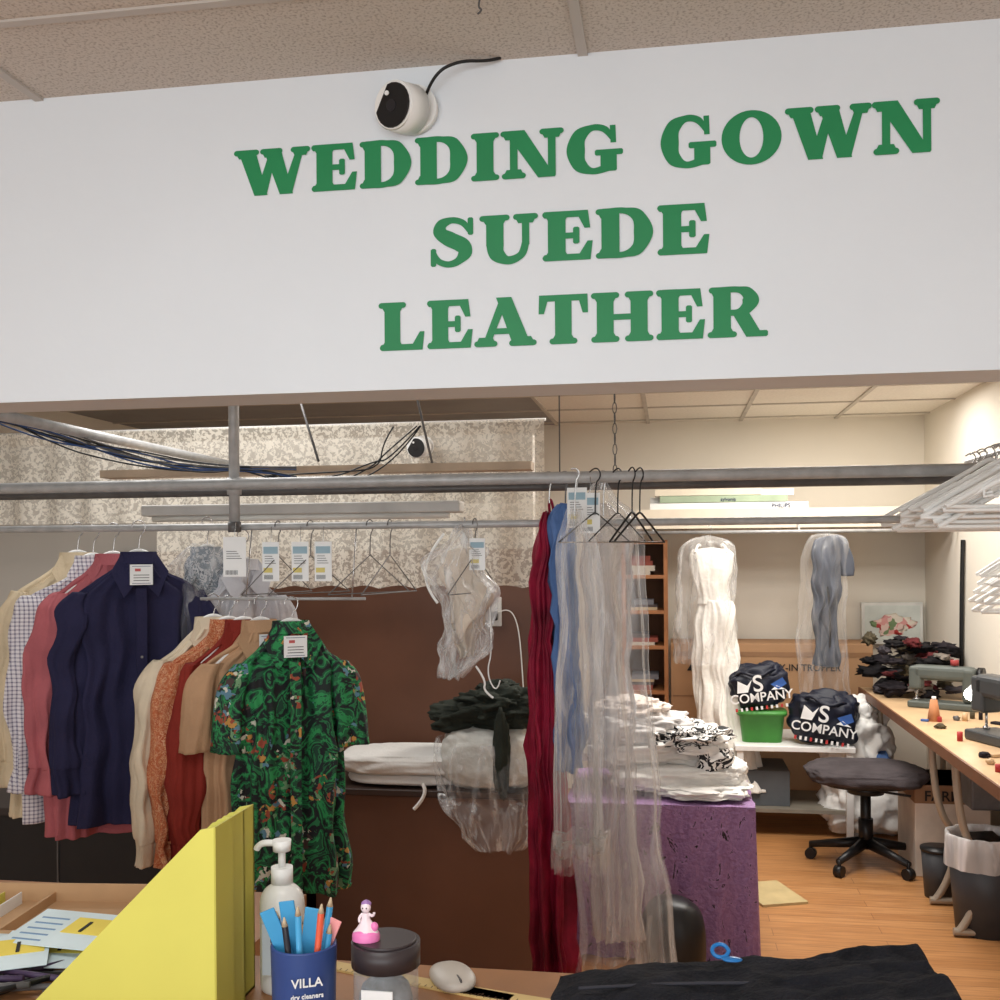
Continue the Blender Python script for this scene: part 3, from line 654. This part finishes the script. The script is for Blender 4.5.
begin('garment_bag',(.215,6.22,1.66)); loft('film',[(0,.13,.04,.02,.02),(0,0,.0,.12,.08),(0,0,-.1,.16,.15),(-.02,0,-.5,.17,.15),(-.02,0,-.70,.17,.15)],filmA,80,.02,7,31,cap=False,crumple=.04,amp0=.01,cf=12); end()
grey=fb('slate_cotton',(84,88,98))
begin('grey_dress',(.89,6.3,1.60))
loft('body',[(.02,0,.09,.04,.03),(.02,0,.06,.09,.04),(.01,0,-.1,.085,.05),(-.01,0,-.35,.06,.05),(-.0,0,-.62,.065,.05),(.0,0,-.66,.06,.05)],grey,70,.022,6,3,crumple=.03,amp0=.003,cf=12)
loft('sleeve',[(.09,-.01,.05,.03,.03),(.115,-.01,-.04,.035,.03),(.115,-.01,-.14,.035,.03)],grey,24,.006,4,3,crumple=.02)
tube('hook',[(.02,0,.09),(.02,.03,.12),(.02,.05,.125)],.002,chrome); tube('tie',[(.0,-.06,-.2),(.02,-.06,-.4),(.01,-.06,-.55)],.006,black); end()
begin('garment_bag',(.87,6.27,1.60)); loft('film',[(.02,.05,.10,.03,.03),(.02,0,.06,.11,.07),(.0,0,-.3,.12,.09),(-.01,0,-.6,.14,.09),(.0,0,-.82,.14,.07)],filmC,70,.02,6,41,cap=False,crumple=.03,amp0=.01); end()
begin('low_white_table')
box('top',.35,1.0,6.0,6.6,.49,.52,white,.004)
for x in(.38,.97):
    for y in(6.03,6.57): box('leg',x-.018,x+.018,y-.018,y+.018,0,.49,white)
box('lower_shelf',.37,.98,6.05,6.55,.14,.16,M('shelf_grey',(130,124,112),.6)); box('side_panel',.36,.375,6.03,6.57,.16,.48,M('panel_grey',(200,200,196),.5)); box('stored_carton',.42,.66,6.12,6.5,.16,.36,M('grey_carton',(90,94,98),.7),.004)
end()
cb=M('cardboard',(178,138,102),.85,.1,4)
begin('cardboard_box',(.62,6.86,0)); box('carton',-.62,.60,-.16,.22,0,1.03,cb,.003); box('tape',-.62,.60,-.163,-.16,.95,.98,M('tape',(150,112,80),.4)); box('flap_line',-.62,.60,-.163,-.16,.70,.705,M('tape',(150,112,80),.4))
text('print','DO LAY-IN TROFFER',(.14,-.165,.865),.058,M('print_black',(30,28,28),.7)); text('print2','4',(-.30,-.165,.72),.14,MATS['print_black']); poly('logo',[(-.52,-.165,.86),(-.46,-.165,.96),(-.40,-.165,.86)],MATS['print_black']); end()
begin('green_bin',(.51,6.2,.52)); gb=M('green_plastic',(76,150,66),.4); loft('bin',[(0,0,.165,.135,.11),(0,0,.15,.135,.11),(0,0,.149,.125,.10),(0,0,.0,.11,.09)],gb,48,0,sq=.35,sub=1); loft('rim',[(0,0,.175,.14,.115),(0,0,.155,.14,.115)],gb,48,0,sq=.35,sub=1); end()
nv=M('navy_nylon',(24,28,44),.5,.2,6,bump=.3,bscale=12)
bt=M('bag_print',(235,235,235),.7)
def duffel(loc,rz,sx,sz,seed,tilt):
    begin('company_tote_bag',loc,rz,0,tilt)
    blob('bag_body',(0,0,sz),(sx,.12,sz),nv,.35,seed,5,1.5,.75); blob('bag_slump',(sx*.45,.0,sz*1.55),(sx*.5,.09,sz*.5),nv,.4,seed+1,4,1.6,.8)
    text('print_s','S',(-.01,-.150,sz*.95),.13,bt); text('print_name','COMPANY',(.0,-.155,sz*.50),.072,bt)
    for i in range(11): box('stripe',-.15+.028*i,-.138+.028*i,-.150,-.143,sz*.12,sz*.26,M('stripe_red',(190,60,60),.6) if i%3==0 else bt)
    poly('star_patch',[(.06,-.150,sz*1.2),(.13,-.148,sz*1.45),(.15,-.146,sz*1.15),(.10,-.152,sz*.95)],M('patch_blue',(50,90,160),.6))
    poly('star_patch2',[(-.13,-.150,sz*.95),(-.12,-.148,sz*1.5),(-.07,-.148,sz*1.25),(-.04,-.148,sz*1.5),(-.07,-.15,sz*.95)],bt)
    poly('star_patch3',[(.06,-.152,sz*.95),(.09,-.150,sz*1.12),(.14,-.150,sz*.92)],bt)
    tube('handle',[(-.12,-.05,sz*1.6),(-.10,-.12,sz*1.95),(.0,-.14,sz*1.5),(.1,-.10,sz*1.9),(.12,-.05,sz*1.6)],.009,nv); end()
duffel((.50,6.22,.70),.08,.165,.125,3,-.12); duffel((.83,6.13,.53),-.1,.18,.14,8,.14)
begin('laundry_sack',(1.03,6.22,0)); blob('cloth_low',(.06,-.02,.20),(.24,.16,.2),lin1,.35,51,5,2.6,.8); blob('cloth_up',(.0,.02,.52),(.19,.14,.22),lin1,.5,52,5,2.6,.85); blob('denim_part',(.13,-.05,.40),(.06,.1,.08),denim,.35,53,3,2); blob('cloth_top',(.02,.0,.70),(.10,.09,.07),lin1,.5,54,4,2.4,.9); end()
seatm=fb('charcoal_mesh',(74,68,70),.25)
begin('office_stool',(.975,5.58,0))
blob('seat',(0,0,.47),(.29,.24,.05),seatm,.12,2,5,2,.65); blob('seat_underside',(0,0,.43),(.22,.18,.025),black,.0,2,4,2,.65); cyl('plate',(0,0,.37),(0,0,.41),.09,black)
cyl('gas_column',(0,0,.1),(0,0,.4),.026,black); cyl('column_sleeve',(0,0,.09),(0,0,.24),.036,black)
tube('lever',[(.05,-.05,.39),(.2,-.1,.38)],.006,black)
for i in range(5):
    a=i*2*math.pi/5+.3; c,s=math.cos(a),math.sin(a)
    cyl('base_arm',(0,0,.12),(c*.28,s*.28,.075),.03,black,.016); cyl('caster_stem',(c*.275,s*.275,.04),(c*.275,s*.275,.085),.01,black)
    cyl('caster',(c*.275-s*.02,s*.275+c*.02,.028),(c*.275+s*.02,s*.275-c*.02,.028),.028,black)
end()
ctop=M('counter_maple',(200,168,130),.45,.12,6)
legm=M('leg_beige_metal',(168,156,140),.4,.05,metal=.3)
begin('sewing_counter')
box('top',1.10,1.625,3.3,6.45,.765,.80,ctop,.004); box('front_trim',1.09,1.10,3.3,6.45,.755,.80,M('trim_brown',(110,70,45),.5))
for y in(3.6,4.6,5.0,6.2):
    tube('leg',[(1.16,y,.76),(1.17,y,.45),(1.28,y,.3),(1.22,y,.08),(1.17,y,.02)],.016,legm); tube('leg_rear',[(1.5,y,.76),(1.5,y,.02)],.016,legm,kind='POLY'); tube('foot',[(1.15,y,.02),(1.55,y,.02)],.016,legm,kind='POLY')
box('motor_box',1.25,1.4,4.7,4.95,.5,.76,dsteel,.01)
end()
def sewing(loc,rz,mat,s=1.0):
    begin('sewing_machine',loc,rz)
    box('bed',-.24*s,.24*s,-.09*s,.09*s,0,.05*s,mat,.01); box('pillar',.13*s,.23*s,-.06*s,.06*s,.05*s,.30*s,mat,.02); box('arm',-.22*s,.22*s,-.055*s,.055*s,.20*s,.31*s,mat,.025)
    box('head',-.24*s,-.15*s,-.055*s,.055*s,.13*s,.30*s,mat,.015); cyl('needle_bar',(-.195*s,0,.06*s),(-.195*s,0,.14*s),.006,chrome); cyl('foot',(-.195*s,0,.052*s),(-.195*s,0,.062*s),.015,chrome)
    cyl('handwheel',(.23*s,0,.25*s),(.27*s,0,.25*s),.06*s,black); cyl('spool_pin',(.05,0,.31*s),(.05,0,.36*s),.004,chrome); cyl('thread_spool',(.05,0,.315*s),(.05,0,.355*s),.02,M('thread',(150,60,60),.8)); end()
sewing((1.37,5.62,.80),-.5,M('machine_greygreen',(84,90,86),.4),.70)
sewing((1.38,4.55,.80),-1.2,M('machine_dark',(62,64,66),.35),.9)
begin('task_lamp'); tube('gooseneck',[(1.55,4.9,.8),(1.52,4.9,1.0),(1.40,4.85,1.06),(1.31,4.8,1.02)],.006,dsteel); cyl('shade',(1.31,4.8,1.03),(1.27,4.76,.985),.016,white,.03); cyl('bulb',(1.275,4.765,.99),(1.262,4.752,.978),.026,M('lamp_glow',(255,250,240),.5,emit=40)); end()
begin('thread_cone',(1.22,5.2,.80)); cyl('cone',(0,0,.0),(0,0,.10),.03,M('tan_thread',(190,130,90),.8),.016); cyl('core',(0,0,.10),(0,0,.115),.010,white); end()
begin('fabric_clutter')
cols=[(26,24,26),(40,36,40),(90,38,40),(62,58,62),(80,72,56),(24,22,24),(120,112,104)]
for i in range(44):
    c=fb('clut%d'%(i%7),cols[i%7],.3)
    blob('cloth',(1.27+random.uniform(-.15,.26),6.0+random.uniform(-.15,.38),.825+.030*(i%10)),(random.uniform(.03,.09),random.uniform(.04,.08),random.uniform(.015,.035)),c,.8,60+i,3,2.8)
end()
begin('sewing_notions')
for i in range(56):
    c=MATS['clut%d'%(i%7)] if i%2 else [paper,ctop,M('red_p',(160,40,40),.5),M('blue_p',(60,90,150),.5),dsteel][i%5]
    x=1.16+random.uniform(0,.40); y=3.9+random.uniform(0,1.45); h=random.uniform(.006,.03); w=random.uniform(.008,.022)
    if 4.25<y<4.8 and x>1.22: y-=.45
    if i%3==0: cyl('spool',(x,y,.80),(x,y,.80+h+.015),w*.8,c)
    elif i%3==1: box('notion',x-w,x+w,y-w*1.6,y+w*1.6,.80,.80+h,c,.003,random.uniform(0,3))
    else: blob('scrap',(x,y,.81),(w*1.8,w*1.8,.012),c,.5,i,3,2.5)
end()
begin('floral_picture',(1.41,7.1,1.0)); box('frame',-.19,.19,-.02,.02,0,.27,M('frame_white',(225,225,220),.4),.004)
fl=ramp_mat('floral_art','voronoi',26,[(0,(235,205,195)),(.3,(190,60,60)),(.42,(225,160,155)),(.6,(120,145,100)),(.75,(235,225,210))],.5,dist=.05,randomc=True)
box('mat',-.17,.17,-.023,-.02,.02,.25,M('mat_board',(214,220,214),.6)); blob('art',(0.0,-.022,.12),(.12,.004,.07),fl,.5,3,4,2); end()
begin('wall_tool_rack')
tube('black_strap',[(1.615,6.2,1.66),(1.61,6.22,1.35),(1.615,6.25,.95)],.012,black)
for i in range(7): cyl('peg',(1.63,4.45+.12*i,1.42),(1.57,4.45+.12*i,1.43),.005,chrome); tube('hung_tool',[(1.585,4.45+.12*i,1.42),(1.58,4.46+.12*i,1.36),(1.585,4.44+.12*i,1.28)],.009,[black,white,dsteel][i%3])
for i in range(5): box('note',1.622,1.63,4.6+.17*i,4.72+.17*i,1.10+.03*(i%2),1.19+.03*(i%2),[M('pinknote',(226,190,190),.8),paper][i%2])
box('price_tag',1.622,1.63,5.3,5.38,1.5,1.58,M('orange_tag',(225,130,50),.8)); box('rack_board',1.61,1.63,4.35,5.3,1.44,1.47,M('rack_wood',(150,140,130),.6))
end()
begin('waste_bin',(1.29,4.68,0)); bwm=M('bin_dark',(60,62,66),.5); loft('bin',[(0,0,.36,.14,.14),(0,0,.0,.11,.11)],bwm,40,0,sub=1)
loft('liner',[(0,0,.33,.125,.125),(0,0,.40,.13,.13),(0,0,.405,.15,.15),(0,0,.28,.152,.152)],film('liner_film',.45,.4),60,.008,9,3,cap=False,crumple=.01,amp0=.006); blob('trash',(0,0,.36),(.11,.11,.05),black,.3,5,3,2.2); end()
begin('waste_bin',(1.22,5.12,0)); loft('bin',[(0,0,.22,.08,.08),(0,0,.0,.065,.065)],bwm,32,0,sub=1); loft('rim',[(0,0,.228,.084,.084),(0,0,.215,.084,.084)],black,32,0,sub=1); end()
begin('storage_carton',(1.36,5.62,0)); box('carton',-.18,.17,-.2,.2,0,.45,M('carton_pale',(212,202,190),.8),.003); box('lid_band',-.181,.171,-.201,.201,.36,.45,M('carton_brown',(150,116,88),.8)); text('print','FARM',(-.05,-.206,.375),.07,MATS['print_black']); end()
# ---------------------------------------------------------------- front counter
begin('service_counter')
box('top',-1.75,.345,.75,1.5,.965,1.0,M('counter_wood',(160,112,72),.45,.18,8),.004); box('top_left',-1.75,-.64,1.5,1.78,.965,1.0,MATS['counter_wood'])
box('front',-1.7,.32,.85,1.4,0,.965,M('counter_side',(120,84,60),.6)); end()
yl=M('yellow_card',(210,204,96),.55,.03); yl2=M('yellow_card_edge',(190,182,78),.6,.03)
for i in range(3):
    y0=1.22+.057*i; x1=-.555-.010*i; zt=1.266-.006*i; x0=x1-.262
    begin('yellow_magazine_file')
    t=.0025;
    for yy,nm in((y0,'front_side'),(y0+.052,'back_side')):
        V=[(x0,yy,1.0),(x1,yy,1.0),(x1,yy,zt),(x1-.02,yy,zt-.004),(x0,yy,1.02)]
        W=[(a,b+t,c) for a,b,c in V]; K=5
        obj(nm,V+W,[(0,1,2,3,4),(9,8,7,6,5)]+[(k,k+K,(k+1)%K+K,(k+1)%K) for k in range(K)],yl)
    box('spine',x1-t,x1,y0,y0+.055,1.0,zt,yl2); box('bottom',x0,x1,y0,y0+.055,1.0,1.003,yl); box('low_end',x0,x0+t,y0,y0+.055,1.0,1.02,yl2)
    end()
begin('soap_bottle',(-.533,1.385,1.0))
bp_=M('bottle_white',(232,232,228),.3,.02)
loft('bottle',[(0,0,.150,.011,.011),(0,0,.146,.015,.015),(0,0,.138,.025,.022),(0,0,.122,.031,.026),(0,0,.08,.031,.026),(0,0,.02,.031,.026),(0,0,.004,.030,.025),(0,0,0,.027,.023)],bp_,48,0,sub=4)
box('label',-.018,.018,-.0285,-.026,.03,.10,M('label_grey',(196,206,212),.5)); box('label_mark',-.006,.01,-.0295,-.0285,.075,.09,M('label_navy',(50,60,90),.5))
cyl('collar',(0,0,.148),(0,0,.170),.015,white); cyl('stem',(0,0,.17),(0,0,.195),.005,white); cyl('pump_head',(0,0,.192),(0,0,.207),.012,white,.013)
tube('nozzle',[(0,0,.201),(-.02,0,.203),(-.034,0,.199),(-.037,0,.192)],.0045,white); end()
begin('pencil_cup',(-.455,1.255,1.0))
bc=M('cup_blue',(50,74,132),.35)
loft('cup',[(0,0,.115,.041,.041),(0,0,.0,.038,.038)],bc,48,0,sub=1,cap=False); loft('cup_inner',[(0,0,.115,.038,.038),(0,0,.005,.035,.035)],bc,48,0,sub=1,cap=False); cyl('cup_base',(0,0,0),(0,0,.005),.038,bc)
tube('rim',[(.0395*math.cos(a),.0395*math.sin(a),.115) for a in [i*math.pi/8 for i in range(16)]],.002,bc,True)
text('label','VILLA',(.018,-.0395,.078),.015,paper,(math.pi/2,0,.45)); text('label2','dry cleaners',(.018,-.0395,.064),.008,paper,(math.pi/2,0,.45))
pc=[(60,150,200),(225,120,110),(70,160,210),(240,200,190),(50,120,180),(220,90,60),(210,170,120),(30,30,40)]
for i in range(10):
    a=i*2.4; x,y=.022*math.cos(a),.02*math.sin(a); c=M('pen%d'%(i%8),pc[i%8],.4)
    cyl('pen',(x*.5,y*.5,.01),(x*1.5,y*1.4,.130+.03*(i%3)/2),.0042,c,n=8); cyl('pen_tip',(x*1.5,y*1.4,.130+.03*(i%3)/2),(x*1.56,y*1.45,.141+.03*(i%3)/2),.0042,M('pen_tipm',(200,180,150),.5),.001,n=8)
for i,(x,tl,c,h) in enumerate(((-.016,-.42,pc[0],.165),(-.010,-.15,pc[0],.17),(.004,.12,pc[2],.16),(.014,.40,(240,160,160),.15))):
    box('marker_card',x-.010,x+.010,-.014+.007*i,-.011+.007*i,.03,h,M('mk%d'%i,c,.5),.001,rot=(0,tl,0))
end()
begin('screw_jar',(-.362,1.30,1.0))
loft('glass',[(0,0,.080,.038,.038),(0,0,.070,.041,.041),(0,0,.01,.041,.041),(0,0,0,.038,.038)],film('jar_glass',.2,.1,(210,215,218)),48,0,sub=3); blob('contents',(0,0,.035),(.035,.035,.03),M('contents',(120,125,130),.6,.4,60),.1,3,3)
cyl('lid',(0,0,.078),(0,0,.108),.044,M('lid_dark',(58,50,52),.4)); cyl('lid_top',(0,0,.108),(0,0,.111),.040,MATS['lid_dark'],.038); box('label',-.02,.02,-.043,-.041,.02,.06,paper); end()
pk=M('pink_ceramic',(238,130,190),.3,.03); pw_=M('pale_pink',(244,226,232),.3,.03)
begin('princess_figurine',(-.385,1.29,1.111))
loft('base',[(0,0,.014,.010,.010),(.0,0,.009,.017,.014),(0,0,0,.018,.015)],pk,24,0); loft('gown',[(.0,0,.034,.005,.004),(0,0,.026,.006,.005),(.001,0,.018,.011,.009),(0,0,.010,.016,.012)],pw_,24,.001,5,1)
blob('head',(0,0,.041),(.0065,.006,.007),pw_,0,1,3); blob('hair',(0,.002,.0445),(.0065,.006,.0055),M('purple_hair',(160,120,180),.4),.1,2,3); tube('arm_l',[(-.004,0,.033),(-.010,-.003,.028),(-.006,-.006,.024)],.0018,pw_); tube('arm_r',[(.004,0,.033),(.011,-.003,.029),(.012,-.004,.036)],.0018,pw_)
for s in(-1,1): blob('eye',(s*.0024,-.0058,.0415),(.0009,.0006,.0011),black,0,1,2)
blob('bow',(.012,-.003,.018),(.005,.004,.006),pk,0,1,3); end()
begin('computer_mouse',(-.305,1.44,1.0),.5); blob('shell',(0,0,.009),(.030,.046,.012),M('mouse_grey',(190,182,172),.4,.03),0,1,4,1,.85); box('button_split',-.001,.001,-.042,-.01,.016,.020,dsteel); end()
def ruler(loc,rz,h):
    begin('wooden_ruler',loc,rz); box('stick',-h,h,-.013,.013,0,.003,M('ruler_wood',(206,178,118),.5,.08,20))
    n=int(h*200)
    for i in range(n): box('tick',-h+.005+.01*i,-h+.0058+.01*i,-.013,-.007 if i%5 else -.003,.003,.0034,M('tick_brown',(90,60,40),.6))
    end()
ruler((-.36,1.435,1.0),-.28,.15); ruler((-.22,1.40,1.0),-.22,.09)
bj=M('black_denim',(30,31,37),.85,.35,25,bump=.6,bscale=160,spec=.15)
begin('folded_trousers')
def slab(name,x0,x1,y0,y1,zb,zt,mat,seed,nx=100,ny=46):
    v=[];f=[]
    for i in range(nx+1):
        for j in range(ny+1):
            u=i/nx;w=j/ny; x=x0+(x1-x0)*u;y=y0+(y1-y0)*w
            e=(min(u,1-u)*12);e=min(1,e)**.5; e2=min(1,min(w,1-w)*7)**.5
            rid=abs(noise.noise(Vector((x*7+y*11,y*16-x*3,seed))))
            nn=noise.noise(Vector((x*9,y*9,seed)))*.012-rid*.018+noise.noise(Vector((x*60,y*70,seed)))*.002+.004
            h=zt(u)-zb if callable(zt) else zt-zb
            yy=y+noise.noise(Vector((x*6,seed,0)))*.02; xx=x+noise.noise(Vector((y*9,seed,4)))*.015
            v.append((xx,yy,zb+max(.0,(h+nn))*e*e2))
    for i in range(nx):
        for j in range(ny):
            a=i*(ny+1)+j;f.append((a,a+ny+1,a+ny+2,a+1))
    obj(name,v,f,mat,True)
slab('leg_lower',-.16,.335,1.12,1.485,1.0,lambda u:1.022+.032*u,bj,1); slab('leg_upper',-.10,.333,1.18,1.475,1.015,lambda u:1.032+.055*u,bj,5)
slab('waist_fold',.10,.332,1.2,1.46,1.04,lambda u:1.055+.045*u,bj,9)
for k in range(2): tube('seam',[( -.12+.09*i,1.25+.1*k+.01*math.sin(i),1.036+.007*i+.004*k) for i in range(6)],.0022,M('seam_grey',(50,50,58),.8))
end()
begin('blue_clip',(.062,1.42,1.062)); bcl=M('blue_clear_plastic',(40,120,190),.2,.03); tube('ring',[(.011*math.cos(a),.008*math.sin(a),.010+.006*math.sin(a)) for a in [i*math.pi/5 for i in range(10)]],.0028,bcl,True); blob('tab',(.014,-.012,.004),(.014,.008,.003),bcl,.1,1,3); end()
cbm=M('organiser_board',(186,150,112),.8,.1)
begin('cardboard_tray',(-1.03,1.58,1.0),.10)
for nm,a in(('front',(-.22,.2,-.10,-.095,0,.022)),('back',(-.22,.2,.095,.10,0,.034)),('left',(-.22,-.215,-.10,.10,0,.03)),('right',(.195,.2,-.10,.10,0,.03)),('mid',(-.02,-.015,-.10,.10,0,.02)),('bottom',(-.22,.2,-.10,.10,0,.004))): box(nm,*a,cbm)
for i in range(5): box('index_cards',-.19+.03*i,-.188+.03*i,-.08,.08,.004,.024,[paper,yl][i%2])
end()
begin('wooden_block',(-.80,1.70,1.0),.3); box('block',-.05,.05,-.05,.05,0,.045,M('block_wood',(150,106,70),.6,.2,10),.004); box('lid',-.052,.052,-.052,.052,.045,.052,MATS['block_wood'],.002); end()
def ticket(loc,rz,s=1):
    begin('claim_ticket',loc,rz,.12); box('sheet',-.06*s,.06*s,-.045*s,.045*s,0,.001,M('ticket_paper',(206,222,226),.8)); box('stub',-.0*s,.055*s,-.01*s,.03*s,.001,.0016,M('stub_yellow',(226,205,90),.8))
    for i in range(5): box('print_line',-.05*s,-.01*s,(-.035+.014*i)*s,(-.032+.014*i)*s,.001,.0016,M('print_blue',(120,150,180),.8))
    text('number','1',(.025*s,-.005*s,.0022),.035*s,MATS['print_black'],(0,0,0)); end()
for i,(x,y,a) in enumerate(((-.97,1.45,.3),(-.92,1.42,.1),(-.96,1.37,.5),(-.90,1.45,-.1))): ticket((x,y,1.012+.010*i),a,1.2)
begin('pen_pile')
for i in range(16):
    x=-.86+random.uniform(-.1,.07);y=1.33+random.uniform(-.05,.04);a=random.uniform(-.4,1.2)
    cyl('pen',(x-.06*math.cos(a),y-.06*math.sin(a),1.006+.007*(i%3)),(x+.06*math.cos(a),y+.06*math.sin(a),1.008+.007*(i%3)),.0045,[M('pen_silver',(150,148,150),.3,metal=.4),dsteel,M('purple_p',(70,54,84),.5),black][i%4],n=10)
end()
# ---------------------------------------------------------------- lights
def area(name,loc,rot,sx,sy,p,col):
    l=bpy.data.lights.new(name,'AREA'); l.shape='RECTANGLE'; l.size=sx; l.size_y=sy; l.energy=p; l.color=col
    o=bpy.data.objects.new(name,l); o.location=loc; o.rotation_euler=rot; COL.objects.link(o)
area('storefront_window_light',(-.6,-2.9,1.6),(math.radians(90),0,0),4.6,2.2,102,(.94,.98,1))
area('ceiling_panel_front',(-.6,.3,2.58),(0,0,0),1.2,.6,18,(.98,1,1))
area('ceiling_panel_back',(.5,4.7,2.46),(0,0,0),1.2,.9,60,(1,.965,.91))
area('ceiling_panel_rear',(.9,6.0,2.46),(0,0,0),1.0,.5,17,(1,.965,.91))
area('ceiling_panel_left',(-1.7,3.4,2.46),(0,0,0),1.2,.6,20,(1,.98,.95))
w=bpy.data.worlds.new('W'); S.world=w; w.use_nodes=True; w.node_tree.nodes['Background'].inputs[0].default_value=(.9,.95,1,1); w.node_tree.nodes['Background'].inputs[1].default_value=.8
S.view_settings.view_transform='Standard'; S.view_settings.look='None'
# ---------------------------------------------------------------- camera
cd=bpy.data.cameras.new('cam'); cd.lens=37.8; cd.sensor_width=36; cd.shift_y=.054; cd.clip_start=.02
co=bpy.data.objects.new('camera',cd); COL.objects.link(co)
R=Matrix.Rotation(math.atan(170/1050),4,'Z')@Matrix.Rotation(math.radians(90),4,'X')@Matrix.Rotation(-.0073,4,'Z')
co.matrix_world=Matrix.Translation((0,0,1.6))@R
S.camera=co
